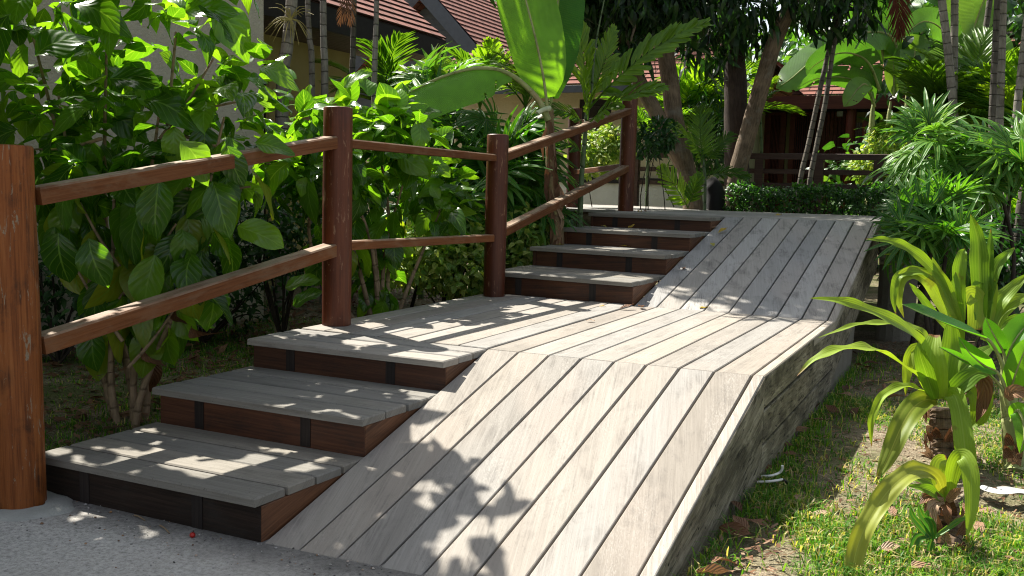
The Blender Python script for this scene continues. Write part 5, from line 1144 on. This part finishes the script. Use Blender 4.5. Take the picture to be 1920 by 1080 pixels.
# ================================================================= FOREGROUND LILIES
def lily(label, root, trunk, rtr, leaves_, d0, dry=(), extra=None, name='strap_leaf_lily'):
    t = thing(name, label, 'lily', root)
    mb = MB(); tube(mb, trunk, rtr, 16, 26, .3, wob=.16)
    tr = mb.build('stump', LILTR, t, smooth=False)
    mb = MB()
    top_ = A(trunk[-1]); bot = A(trunk[0])
    for k in range(26):   # old leaf bases wrapped round the stump
        a = rng.uniform(0, 6.28); f = rng.random() * .85 + .1; c_ = bot + (top_ - bot) * f; o_ = A([cos(a), sin(a), 0]) * (rtr[0] * 1.02)
        strap(mb, [c_ + o_ * .95 + A([0, 0, -.03]), c_ + o_ * 1.06, c_ + o_ * rng.uniform(1.1, 1.5) + A([0, 0, rng.uniform(.0, .045)])], rng.uniform(.03, .06), 0., .3, .1, 6, 5, rng.random(), [1., .9, .6, .1], nref=o_)
    mb.build('dead_leaves', DRY, tr, smooth=True)
    for L in leaves_:
        pts, w_ = L[0], L[1]; o = dict(L[2]) if len(L) > 2 else {}
        mt = o.pop('mat', CRIN); rnd = o.pop('rnd', random.uniform(.2, .9)); lab = o.pop('label', None); k = dict(face=.5, fold=.35, wave=.10); k.update(o)
        mb = MB(); strap(mb, [at(*(p if len(p) == 3 else (p[0], p[1], d0))) for p in pts], w_ * .9, nl=34, nw=9, rnd=rnd, **k)
        mb.build('leaf', mt, t, smooth=True, label=lab)
    return t
dA = 4.36
lily('big yellow green strap leaved lily on a scaly stump in the middle of the lawn', on(1766, 862), [on(1766, 862) - A([0, 0, .03]), at(1765, 835, 4.39), at(1763, 800, 4.39), at(1764, 765, 4.39)], [.058, .050, .048, .044], [
    ([(1758, 748, 4.36), (1742, 724, 4.3), (1700, 690, 4.2), (1653, 661, 4.1), (1615, 653, 4.05), (1570, 657, 4.0), (1530, 672, 3.97), (1494, 705, 3.95)], .088, dict(face=.25, fold=.3, wave=.10, rnd=.8)),
    ([(1762, 735, 4.36), (1745, 690, 4.35), (1730, 651, 4.3), (1692, 613, 4.2), (1629, 582, 4.1), (1576, 565, 4.05), (1518, 559, 4.)], .092, dict(face=.55, fold=.3, wave=.06, rnd=.7)),
    ([(1765, 735, 4.4), (1752, 670, 4.5), (1725, 622, 4.5), (1672, 608, 4.5), (1605, 610, 4.45), (1533, 634, 4.4)], .062, dict(face=.3, rnd=.75)),
    ([(1757, 752, 4.36), (1720, 730, 4.3), (1690, 726, 4.25), (1655, 745, 4.2), (1634, 790, 4.2), (1634, 838, 4.2)], .055, dict(face=.35, fold=.5, rnd=.75)),
    ([(1757, 752, 4.34), (1735, 750, 4.25), (1711, 766, 4.15), (1690, 800, 4.1), (1668, 850, 4.05), (1642, 905, 4.02)], .112, dict(face=.9, fold=.25, wave=.12, mat=CRIND, rnd=.2, prof=[.35, .6, .9, 1., 1., .9, .8, .55, .03])),
    ([(1775, 752, 4.32), (1788, 740, 4.22), (1800, 775, 4.15), (1810, 850, 4.1), (1816, 930, 4.08), (1812, 1008, 4.06)], .095, dict(face=.95, fold=.2, wave=.14, rnd=.55, prof=[.4, .75, .95, .85, .95, 1., .85, .5, .04])),
    ([(1760, 745, 4.3), (1748, 700, 4.26), (1745, 665, 4.26), (1752, 628, 4.3)], .145, dict(face=1., fold=.25, wave=.08, rnd=.75, prof=[.5, .8, 1., 1., .9, .6, .35])),
    ([(1770, 740, 4.36), (1778, 690, 4.38), (1784, 640, 4.4), (1782, 590, 4.4)], .115, dict(face=1., fold=.35, rnd=.5)),
    ([(1775, 742, 4.38), (1800, 700, 4.4), (1830, 670, 4.45), (1868, 645, 4.5)], .105, dict(face=.7, rnd=.25)),
    ([(1774, 750, 4.34), (1800, 722, 4.3), (1830, 700, 4.3), (1860, 700, 4.3)], .10, dict(face=.8, rnd=.15)),
    ([(1752, 745, 4.4), (1725, 690, 4.45), (1720, 656, 4.5), (1706, 672, 4.5), (1700, 705, 4.5), (1698, 742, 4.5)], .075, dict(face=.9, rnd=.85)),
    ([(1780, 750, 4.45), (1815, 720, 4.45), (1838, 740, 4.42), (1836, 780, 4.4), (1818, 803, 4.4)], .13, dict(face=.9, rnd=.6)),
    ([(1790, 745, 4.4), (1828, 705, 4.36), (1846, 725, 4.33), (1842, 760, 4.32), (1830, 792, 4.3)], .085, dict(face=.9, mat=DRY, rnd=.25, label='dead brown leaf hanging from the lily')),
    ([(1752, 748, 4.3), (1738, 705, 4.22), (1726, 668, 4.2), (1722, 640, 4.2)], .08, dict(face=1., rnd=.4)),
], dA)
dB = 3.32
lily('drooping withered lily on a thick scaly stump at the front of the lawn', on(1776, 1036), [on(1776, 1036) - A([0, 0, .03]), at(1776, 1000, dB), at(1774, 965, dB), at(1772, 935, dB)], [.050, .047, .045, .04], [
    ([(1771, 930, 3.3), (1757, 897, 3.25), (1729, 882, 3.2), (1701, 890, 3.15), (1666, 920, 3.1), (1632, 970, 3.06), (1608, 1024, 3.04), (1596, 1085, 3.02), (1590, 1150, 3.02)], .074, dict(face=.75, fold=.3, wave=.14, mat=CRIND, rnd=.75, prof=[.35, .7, .9, 1., 1., .95, .9, .8, .5])),
    ([(1768, 930, 3.36), (1745, 905, 3.36), (1705, 895, 3.36), (1665, 905, 3.34), (1625, 960, 3.32), (1600, 1010, 3.3)], .05, dict(face=.6, rnd=.45)),
    ([(1771, 943, 3.28), (1743, 920, 3.22), (1701, 910, 3.2)], .045, dict(face=.7, rnd=.3)),
    ([(1772, 935, 3.3), (1762, 890, 3.3), (1764, 868, 3.3), (1776, 862, 3.3)], .075, dict(face=1., fold=.3, rnd=.95, prof=[.4, .8, 1., .9, .75, .4])),
    ([(1776, 938, 3.3), (1783, 905, 3.27), (1792, 868, 3.24), (1806, 856, 3.2), (1819, 885, 3.17), (1822, 946, 3.15), (1812, 1012, 3.14)], .062, dict(face=.9, fold=.3, wave=.07, rnd=.7, prof=[.5, .7, .9, 1., 1., .95, .7, .04])),
    ([(1770, 940, 3.25), (1752, 945, 3.22), (1748, 965, 3.21), (1752, 998, 3.21)], .046, dict(face=1., fold=.4, mat=DRY, rnd=.95, label='pale dry flap hanging from the lily stump', prof=[.6, 1., .9, .7, .3])),
    ([(1776, 940, 3.25), (1790, 925, 3.22), (1802, 915, 3.2)], .035, dict(face=.8, mat=DRY, rnd=.8)),
    ([(1772, 945, 3.24), (1776, 960, 3.2), (1778, 985, 3.2)], .035, dict(face=1., mat=DRY, rnd=.4)),
    ([(1768, 945, 3.26), (1745, 930, 3.24), (1724, 945, 3.22)], .045, dict(face=.8, mat=DRY, rnd=.5)),
], dB)
t = thing('lily_sprout', 'small fresh green sprout growing against the front lily stump', 'sprout', at(1748, 1022, 3.2))
for pts, w_, r_ in (([(1745, 1010), (1728, 990), (1712, 970), (1706, 948)], .028, .1), ([(1746, 1015), (1740, 985), (1727, 965), (1722, 945)], .03, .3), ([(1742, 1005), (1722, 1010), (1714, 1030), (1718, 1045)], .034, .2), ([(1748, 1015), (1745, 1035), (1755, 1042), (1765, 1036)], .03, .05), ([(1750, 1010), (1748, 985), (1738, 970), (1740, 955)], .026, .4), ([(1752, 1008), (1785, 985), (1800, 975), (1820, 970)], .02, .6)):
    mb = MB(); strap(mb, [at(p[0], p[1], 3.2) for p in pts], w_, .8, .4, .04, 16, 5, r_); mb.build('leaf', FANB, t, smooth=True)
dC = 5.55
lily('cluster of upright yellow green strap leaved lilies behind the big lily', gr(1812, 740, 5.6), [gr(1812, 740, 5.6), at(1812, 690, 5.6), at(1812, 640, 5.6)], [.06, .05, .045], [
    ([(1838, 600), (1836, 506), (1833, 449), (1820, 402)], .115, dict(face=1., fold=.4, rnd=.25)),
    ([(1850, 600), (1855, 500), (1858, 428)], .06, dict(face=1., rnd=.1)),
    ([(1848, 580), (1868, 503), (1885, 480), (1903, 464)], .07, dict(face=.8, rnd=.2)),
    ([(1803, 600), (1798, 520), (1803, 480), (1809, 466)], .085, dict(face=1., rnd=.45)),
    ([(1800, 620), (1786, 580), (1770, 535), (1757, 510), (1748, 482)], .095, dict(face=.95, rnd=.7)),
    ([(1800, 640), (1794, 590), (1791, 550), (1792, 510)], .095, dict(face=1., rnd=.5)),
    ([(1796, 620), (1768, 575), (1742, 531), (1712, 513), (1690, 525), (1684, 560), (1695, 596)], .095, dict(face=.7, rnd=.85)),
    ([(1796, 600), (1765, 535), (1735, 512), (1704, 510), (1682, 522), (1675, 560), (1680, 590)], .07, dict(face=.6, rnd=.6)),
    ([(1790, 590), (1751, 510), (1704, 467), (1663, 451), (1622, 448)], .075, dict(face=.6, rnd=.6)),
    ([(1812, 570), (1822, 553), (1832, 570), (1828, 618)], .125, dict(face=.9, fold=.2, rnd=.95, prof=[.4, .8, 1., 1., .9, .7])),
    ([(1850, 630), (1868, 575), (1893, 545), (1930, 512)], .11, dict(face=.7, rnd=.6)),
    ([(1848, 640), (1872, 590), (1900, 565), (1935, 552)], .12, dict(face=.7, rnd=.7)),
    ([(1858, 570), (1845, 530), (1820, 535)], .05, dict(face=.6, rnd=.5)),
    ([(1858, 600), (1862, 540), (1858, 520)], .06, dict(face=1., rnd=.95)),
    ([(1780, 620), (1745, 580), (1720, 548), (1704, 530)], .05, dict(face=.8, rnd=.4)),
    ([(1850, 640), (1890, 610), (1925, 590)], .1, dict(face=.6, rnd=.3)),
], dC)
# banana sucker
rs = on(1903, 884)
t = thing('young_banana', 'young banana sucker with green stem at the right edge of the lawn', 'banana plant', rs)
mb = MB(); tube(mb, [rs - A([0, 0, .02]), at(1902, 870, 4.25), at(1896, 800, 4.25), at(1889, 730, 4.25), at(1885, 690, 4.25)], [.056, .048, .040, .032, .018], 16, 26, .3, wob=.06)
st_ = mb.build('stem', BANGR, t, smooth=True)
mb = MB()
for k in range(7):
    a = rng.uniform(-1, 1); py = rng.uniform(835, 880); o_ = at(1901 + 16 * a, py, 4.20); strap(mb, [o_, o_ + A([0, 0, .04]) + RT * a * .02, o_ + A([0, 0, .06]) + RT * a * .06 - FW * .02], .04, 1., .3, .1, 8, 5, rng.random(), [1, .9, .6, .1])
mb.build('dry_sheaths', DRY, st_, smooth=True)
sb = dict(w0=.006)
banana_leaf(t, [(1848, 634, 4.15), (1815, 622, 4.1), (1776, 607, 4.05), (1735, 590, 4.0), (1692, 571, 3.98)], .135, .25, .35, .3, .02, 0, [.1, .7, .95, 1., 1., .95, .8, .55, .03], pet=[(1886, 712, 4.22), (1878, 680, 4.2), (1862, 648, 4.17)], **sb)
banana_leaf(t, [(1868, 697, 4.2), (1845, 685, 4.1), (1818, 662, 4.05), (1797, 632, 4.02)], .075, .6, .8, .6, .02, 0, pet=[(1886, 740, 4.22), (1880, 715, 4.2)], **sb)
banana_leaf(t, [(1882, 662, 4.22), (1870, 640, 4.2), (1858, 618, 4.2), (1848, 596, 4.2)], .075, .15, 1., .5, .02, 0, pet=[(1887, 715, 4.23), (1886, 690, 4.22)], **sb)
banana_leaf(t, [(1890, 670, 4.22), (1902, 640, 4.2), (1925, 610, 4.2), (1950, 590, 4.2)], .12, .5, .6, .4, .02, 0, pet=[(1888, 725, 4.24), (1888, 700, 4.23)], **sb)
banana_leaf(t, [(1893, 740, 4.22), (1903, 705, 4.18), (1918, 665, 4.15), (1935, 630, 4.15)], .10, .7, .9, .3, .02, 0, pet=[(1890, 770, 4.24), (1891, 755, 4.23)], **sb)
banana_leaf(t, [(1868, 715, 4.2), (1840, 692, 4.1), (1800, 672, 4.05), (1760, 650, 4.)], .045, .4, .6, .5, .02, 0, pet=[(1890, 760, 4.22), (1882, 735, 4.2)], **sb)
banana_leaf(t, [(1898, 790, 4.2), (1908, 770, 4.15), (1918, 790, 4.12), (1920, 820, 4.1), (1912, 850, 4.1)], .08, .8, .9, .3, .02, 0, **sb)
mb = MB(); strap(mb, [at(1888, 748, 4.18), at(1900, 735, 4.15), at(1925, 738, 4.12)], .06, .8, .4, .1, 12, 7, .7, [.4, 1, 1, .6]); mb.build('dead_leaf', DRY, t, smooth=True)
# ================================================================= THINGS LYING ABOUT
mb = MB(); strap(mb, [on(1832, 914, .03), on(1868, 925, .05), on(1900, 927, .045), on(1945, 930, .03)], .085, 0., .35, .05, 24, 7, .5, [.5, .9, 1., 1., 1.])
q = N('grey palm sheath'); u_ = q.sep(q.uv()); n1 = q.noise(q.comb(q.math('MULTIPLY', u_[0], 2.), q.math('MULTIPLY', u_[1], 30.), 0.), 2., 4., .6)
mb.build('palm_sheath', q.done(q.pbr(q.ramp(n1, [(.3, (.30, .29, .27)), (.7, (.62, .61, .58))]), .6, q.bump(n1, .4, .004))), None, True, 'long pale grey dried palm sheath lying on the lawn beside the young banana', 'palm sheath', loc=on(1870, 925))
t = thing('white_cable', 'short bent white plastic cable lying in the grass by the ramp wall', 'cable', on(1448, 900))
mb = MB(); tube(mb, [on(1428, 893, .02), on(1446, 892, .03), on(1460, 887, .035), on(1466, 881, .05), on(1467, 873, .07)], [.0055], 8, 20); tube(mb, [on(1420, 904, .02), on(1440, 903, .03), on(1456, 901, .035), on(1468, 899, .04)], [.0055], 8, 16)
mb.build('wire', plain_mat('white plastic', (.75, .74, .70), .4, 0., 5., .08), t, smooth=True)
mb = MB(); tube(mb, [on(1466, 899, .04), on(1472, 902, .03), on(1478, 906, .012)], [.007], 8, 8); mb.build('plug', DARKW, t, smooth=True)
def fallen(label, p, D_, s_, mat, rnd, tk=None, nrmv=(0, 0, 1.), group=None, name='fallen_leaf'):
    mb = MB(); scatter(mb, [tk or leaf_t(1., .42, random.uniform(-.3, .3), .25, .05, 8, 5, .5, .05, random.randint(0, 999), 1., random.uniform(-.2, .4))], [A(p, float)], [A(D_, float)], [A(nrmv, float)], s_, rnd)
    return mb.build(name, mat, None, True, label, 'leaf', group, loc=A(p, float))
def rd(): a = rng.uniform(0, 6.28); return (cos(a), sin(a), 0)
e_ = .008
for lab, p, s_, mt, r_ in (
    ('green fallen leaf on the left of the second upper step', on(1058, 459, ZS[4] + e_), .07, YEL, .95),
    ('yellow fallen leaf in the middle of the second upper step', on(1160, 462, ZS[4] + e_), .09, YEL, .3),
    ('tan dry leaf next to the yellow one on the second upper step', on(1176, 459, ZS[4] + e_), .07, DRY, .8),
    ('orange yellow leaf lying on the third upper step', on(1178, 427, ZS[5] + e_), .10, YEL, .1),
    ('greenish yellow leaf at the left of the third upper step', on(1140, 426, ZS[5] + e_), .07, YEL, .8),
    ('brown yellow leaf at the left of the first upper step', on(1033, 493, ZS[3] + e_), .09, YEL, .05),
    ('yellow leaf at the foot of the first upper step', on(1137, 574, Z1 + e_), .06, YEL, .2),
    ('flat red brown leaf at the foot of the first upper step', on(1160, 579, Z1 + e_), .11, DRY, .2),
    ('olive leaf at the lower left corner of the upper ramp', on(1202, 575, Z1 + e_), .10, DRY, .55),
    ('pale crumpled leaf alone on the sunny landing', on(1116, 601, Z1 + e_), .06, DRY, 1.),
    ('olive yellow leaf standing at the seam below the upper ramp', on(1330, 577, Z1 + e_), .10, YEL, .5),
    ('yellow leaf on the deck behind the top step', on(1196, 397, Z2 + e_), .10, YEL, .3),
    ('brown leaf on the deck behind the top step', on(1212, 397, Z2 + e_), .08, DRY, .4),
    ('yellow orange leaf on the deck in front of the hedge', on(1464, 402, Z2 + e_), .13, YEL, .2)):
    fallen(lab, p, rd(), s_, mt, r_)
def onramp(px, py):
    n_ = A([0, -(Z2 - Z1), Y3 - Y2]); r_ = at(px, py, 1.) - CAMP; p0 = A([0, Y2, Z1]); return CAMP + r_ * (((p0 - CAMP) @ n_) / (r_ @ n_))
rn = nrm(A([0, -(Z2 - Z1), Y3 - Y2]))
for lab, px, py, s_, mt, r_ in (('yellow green leaf on the left boards of the upper ramp', 1338, 464, .08, YEL, .9), ('yellow leaf high on the left edge of the upper ramp', 1346, 439, .11, YEL, .3), ('red brown leaf low on the left board of the upper ramp', 1281, 507, .08, DRY, .3), ('tan leaf caught at the side of the third upper step', 1334, 430, .07, DRY, .7)):
    fallen(lab, onramp(px, py) + rn * .01, (random.uniform(-1, 1), 1, .23), s_, mt, r_, None, rn)
p0 = at(808, 738, 4.52)
mb = MB(); strap(mb, [at(806, 742, 4.42), at(822, 728, 4.40), at(838, 716, 4.40), at(854, 711, 4.42)], .065, .9, .5, .05, 18, 7, .55, [.1, .8, 1., .8, .1])
mb.build('fallen_leaf', leaf_mat('curled orange leaf', [(0., (.22, .09, .035)), (1., (.32, .15, .06))], (1., .8, .5), .2, .5, .3, (.16, .07, .03), 6., .3), None, True, 'curled orange brown leaf wedged between the third step and ramp', 'leaf', loc=p0)
# dry leaves on the lawn
k = 0
for px, py, s_ in ((1600, 683, .12), (1618, 682, .11), (1640, 690, .10), (1585, 735, .10), (1607, 742, .12), (1575, 775, .11), (1600, 778, .14), (1622, 772, .10), (1640, 715, .12), (1660, 722, .1), (1690, 790, .13), (1560, 690, .09), (1545, 720, .09), (1670, 770, .1), (1590, 660, .1), (1655, 745, .12), (1530, 745, .09)):
    fallen('dry brown curled leaf lying on the lawn behind the big lily', on(px, py, .02), rd(), s_, DRY, rng.random(), None, nrm(A([0, 0, 1.]) + rng.normal(size=3) * .35), 'dry leaves on the lawn behind the big lily')
for px, py, s_ in ((1382, 975, .12), (1392, 960, .11), (1345, 990, .12), (1330, 1055, .13), (1300, 1070, .12), (1405, 995, .1), (1470, 835, .10), (1455, 850, .11), (1490, 810, .1), (1440, 868, .11), (1515, 785, .1), (1530, 765, .1), (1310, 1010, .1)):
    fallen('dry brown leaf at the foot of the ramp wall', on(px, py, .025), rd(), s_, DRY, rng.random() * .8, None, nrm(A([0, 0, 1.]) + rng.normal(size=3) * .5), 'dry leaves along the foot of the ramp wall')
for px, py, s_ in ((1668, 968, .08), (1840, 1000, .09), (1720, 850, .09), (1850, 820, .08), (1590, 880, .09), (1870, 960, .1), (1880, 1040, .1), (1640, 1030, .09), (1555, 960, .08), (1820, 850, .08), (1500, 940, .08), (1700, 1060, .1)):
    fallen('small pale dry leaf on the sunny front lawn', on(px, py, .02), rd(), s_, DRY, .6 + .4 * rng.random(), None, nrm(A([0, 0, 1.]) + rng.normal(size=3) * .3), 'pale dry leaves on the front lawn')
fallen('green yellow fallen leaf lying flat near the rear of the lawn', on(1655, 718, .03), (1, .1, 0), .15, YEL, .9)
# berry and twigs on the concrete
def ball(mb, c, r, seg=12):
    th = np.linspace(0, pi, seg // 2 + 2)[1:-1]; ph = np.linspace(0, 2 * pi, seg + 1)[:-1]
    V = [c + r * A([sin(a) * cos(b), sin(a) * sin(b), cos(a) * .92]) for a in th for b in ph]; n_ = len(th); f = [[i * seg + j, (i + 1) * seg + j, (i + 1) * seg + (j + 1) % seg, i * seg + (j + 1) % seg] for i in range(n_ - 1) for j in range(seg)]
    V += [c + A([0, 0, r * .92]), c - A([0, 0, r * .92])]; k = n_ * seg
    tr = [[k, j, (j + 1) % seg] for j in range(seg)] + [[k + 1, (n_ - 1) * seg + (j + 1) % seg, (n_ - 1) * seg + j] for j in range(seg)]
    mb.add(V, [A(f), A(tr)])
pb_ = on(361, 1003, .011)
t = thing('red_berry', 'small round red berry on the concrete below the first step', 'berry', pb_)
mb = MB(); ball(mb, pb_, .010); mb.build('fruit', plain_mat('red berry skin', (.35, .015, .01), .3, 0., 30., .1), t, smooth=True)
mb = MB(); tube(mb, [pb_ + A([0, 0, .008]), pb_ + A([.006, 0, .016])], [.0015], 5); mb.build('stalk', DKSTEM, t)
for lab, a, b in (('short straw coloured twig on the concrete before the first step', (300, 985), (318, 1000)), ('thin yellowish twig close to the first riser', (252, 966), (272, 976))):
    mb = MB(); tube(mb, [on(*a, .006), (on(*a, .006) + on(*b, .006)) / 2 + A([0, 0, .004]), on(*b, .005)], [.003, .002], 6, 6); mb.build('twig', STEM, None, False, lab, 'twig', loc=on(*a))
mb = MB()
for k in range(700):
    x = rng.uniform(-1.6, 1.1); y = .06 - rng.exponential(.16); s_ = rng.uniform(.0018, .0055) * (1.6 if rng.random() < .05 else 1)
    c_ = A([x, y, .002 + s_ * .4]); V = c_ + rng.normal(size=(6, 3)) * 0 + A([[1, 0, 0], [-1, 0, 0], [0, 1, 0], [0, -1, 0], [0, 0, .7], [0, 0, -.7]]) * s_ * rng.uniform(.6, 1.3, (6, 3))
    mb.add(V, [A([[0, 2, 4], [2, 1, 4], [1, 3, 4], [3, 0, 4], [2, 0, 5], [1, 2, 5], [3, 1, 5], [0, 3, 5]])], None, rng.random())
q = N('grit'); mb.build('gravel', q.done(q.pbr(q.ramp(q.rnd(), [(0., (.06, .055, .05)), (.4, (.2, .19, .18)), (.7, (.42, .40, .37)), (.85, (.3, .17, .08)), (1., (.10, .06, .04))]), .9)), kind='stuff')
# ================================================================= GRASS
def blades(mb, xy, h, w, rr, dry=.12):
    n = len(xy); z0 = -.012 * np.ones(n); a = rng.uniform(0, 6.28, n); hh = rng.uniform(.5, 1.3, n) * h; ww = rng.uniform(.6, 1.3, n) * w
    lean = rng.uniform(.2, 1.3, n); d = np.stack([np.cos(a), np.sin(a), 0 * a], 1); sd = np.stack([-np.sin(a), np.cos(a), 0 * a], 1)
    B = np.concatenate([xy, z0[:, None]], 1)
    P1 = B + d * (hh * lean * .35)[:, None] + A([0, 0, 1.]) * (hh * .62)[:, None]; P2 = B + d * (hh * lean)[:, None] + A([0, 0, 1.]) * (hh * (1. - .35 * lean).clip(.25))[:, None]
    V = np.stack([B - sd * ww[:, None] * .5, B + sd * ww[:, None] * .5, P1 - sd * ww[:, None] * .45, P1 + sd * ww[:, None] * .45, P2], 1)
    o = np.arange(n) * 5
    uv = np.tile(A([[0, 0], [0, 1], [.6, 0], [.6, 1], [1, .5]]), (n, 1))
    r_ = np.where(rng.random(n) < dry, rng.uniform(.86, 1., n), rng.random(n) * .82)
    mb.add(V.reshape(-1, 3), [np.stack([o, o + 1, o + 3, o + 2], 1), np.stack([o + 2, o + 3, o + 4], 1)], uv, np.repeat(r_, 5))
def clumps(n, x, y, k, sp, f=None):
    c = np.stack([rng.uniform(*x, n), rng.uniform(*y, n)], 1)
    if f is not None: c = c[f(c[:, 0], c[:, 1])]
    kk = rng.integers(k[0], k[1], len(c)); return np.repeat(c, kk, 0) + rng.normal(size=(kk.sum(), 2)) * sp
dens = lambda x, y: (np.sin(x * 3.1 + 1.2 * np.sin(y * 2.3)) + np.sin(y * 3.7 + x * 1.9) + 1.1 * np.sin(x * 9 + y * 6) * .6 + rng.normal(size=x.shape) * .8 + .25 - .22 * (y - 1.5).clip(0)) > 0
mb = MB()
xy = clumps(9500, (1.28, 3.1), (.2, 3.6), (4, 11), .020, dens); xy = xy[(xy[:, 0] > 1.262)]; blades(mb, xy, .055, .0048, 0, .28)
xy = clumps(3000, (1.28, 3.6), (3.4, 9.), (4, 11), .03, dens); xy = xy[(xy[:, 0] > 1.27) | (xy[:, 1] > 6)]; blades(mb, xy, .045, .006, 0, .25)
xy = clumps(3500, (3.1, 6.), (-.5, 9.), (4, 10), .03); blades(mb, xy, .05, .006, 0, .28)
xy = clumps(1500, (1.28, 4.), (-1.5, .2), (4, 10), .022, dens); blades(mb, xy, .05, .005, 0, .28)
xy = np.stack([1.262 + rng.exponential(.05, 1500), rng.uniform(.15, 5.5, 1500)], 1); blades(mb, xy, .065, .005, 0, .15)
xy = clumps(2600, (-3.4, -1.1), (.15, 4.2), (4, 10), .025); xy = xy[xy[:, 0] < -1.085]; blades(mb, xy, .045, .0055, 0, .08)
mb.build('grass', GRASS, kind='stuff')
mb = MB()   # straw and leaf crumbs
n = 9000; xy = np.stack([rng.uniform(1.28, 3.2, n), rng.uniform(.2, 7.5, n)], 1); a = rng.uniform(0, 6.28, n); L = rng.uniform(.008, .04, n); w_ = rng.uniform(.0015, .006, n)
d = np.stack([np.cos(a), np.sin(a), rng.normal(size=n) * .25], 1); sd = np.stack([-np.sin(a), np.cos(a), rng.normal(size=n) * .3], 1); c = np.concatenate([xy, rng.uniform(.004, .02, (n, 1))], 1)
V = np.stack([c - d * L[:, None] / 2 - sd * w_[:, None], c - d * L[:, None] / 2 + sd * w_[:, None], c + d * L[:, None] / 2 + sd * w_[:, None], c + d * L[:, None] / 2 - sd * w_[:, None]], 1)
o = np.arange(n) * 4; mb.add(V.reshape(-1, 3), [np.stack([o, o + 1, o + 2, o + 3], 1)], np.tile(A([[0, 0], [0, 1], [1, 1], [1, 0]]), (n, 1)), np.repeat(rng.random(n), 4))
n = 5000; xy = np.stack([rng.uniform(-4, -1.1, n), rng.uniform(.2, 6.5, n)], 1); c = np.concatenate([xy, rng.uniform(.004, .03, (n, 1))], 1); s_ = rng.uniform(.01, .05, n)
a = rng.uniform(0, 6.28, n); d = np.stack([np.cos(a), np.sin(a), rng.normal(size=n) * .25], 1); sd = np.stack([-np.sin(a), np.cos(a), rng.normal(size=n) * .3], 1)
V = np.stack([c - d * s_[:, None], c + sd * s_[:, None] * .4, c + d * s_[:, None], c - sd * s_[:, None] * .4], 1); o = np.arange(n) * 4
mb.add(V.reshape(-1, 3), [np.stack([o, o + 1, o + 2, o + 3], 1)], np.tile(A([[0, 0], [0, 1], [1, 1], [1, 0]]), (n, 1)), np.repeat(rng.random(n) * .7, 4))
mb.build('leaf_litter', DRY, kind='stuff')
# ================================================================= TREES FAR BEHIND
BACK = leaf_mat('background tree leaf', [(0., (.02, .07, .012)), (.5, (.045, .13, .02)), (.9, (.10, .22, .03)), (1., (.18, .28, .05))], (1.4, 1.5, .4), .42, .4, .5, None, 0)
def btree(label, px, d, cz, r, n, size=(.28, .5), mat=BACK):
    b0 = G(px, 400, d, -.05); c_ = b0 * 1.; c_[2] = cz
    tree('background_tree', label, [[b0, (b0 + c_) / 2 + rng.normal(size=3) * .15, c_]], [[.22, .16, .08]], [(c_ + A([0, 0, 0]), A([r, r, r * .75])), (c_ + RT * r * .8 + A([0, 0, -r * .3]), A([r * .6] * 3)), (c_ - RT * r * .8 + A([0, 0, -r * .2]), A([r * .65] * 3)), (c_ - FW * r * .5 + A([0, 0, -r * .55]), A([r * .6] * 3))], n, size, ML + VL, mat, TRUNKD, .5, group='trees behind the houses', limbs=8, lr=.06)
btree('tall leafy tree showing between the gabled house roof and the banana leaf', 960, 24, 5.2, 2.6, 1500)
btree('leafy tree rising behind the cottage roof', 1150, 25, 5.5, 2.8, 1300)
btree('leafy tree behind the pavilion roof, half hidden by the dark canopy', 1530, 27, 4.6, 2.3, 1300)
btree('pale green tree behind the banana clump', 1690, 25, 4.8, 2.8, 1700)
btree('bright leafy tree behind the grey palm trunks', 1810, 19, 4.2, 2.2, 1800, (.2, .36))
btree('dark dense tree at the upper right behind the thick grey palm', 1925, 14.5, 3.7, 1.8, 2200, (.16, .28), MANGO)
btree('low leafy tree closing the view under the right palms', 1790, 15, 1.6, 1.7, 1500, (.18, .3))
btree('leafy tree closing the view at the far right', 1935, 12.5, 1.4, 1.5, 1300, (.16, .28))
btree('leafy tree behind the pavilion end wall', 1720, 21, 2.4, 1.8, 1300, (.2, .34))
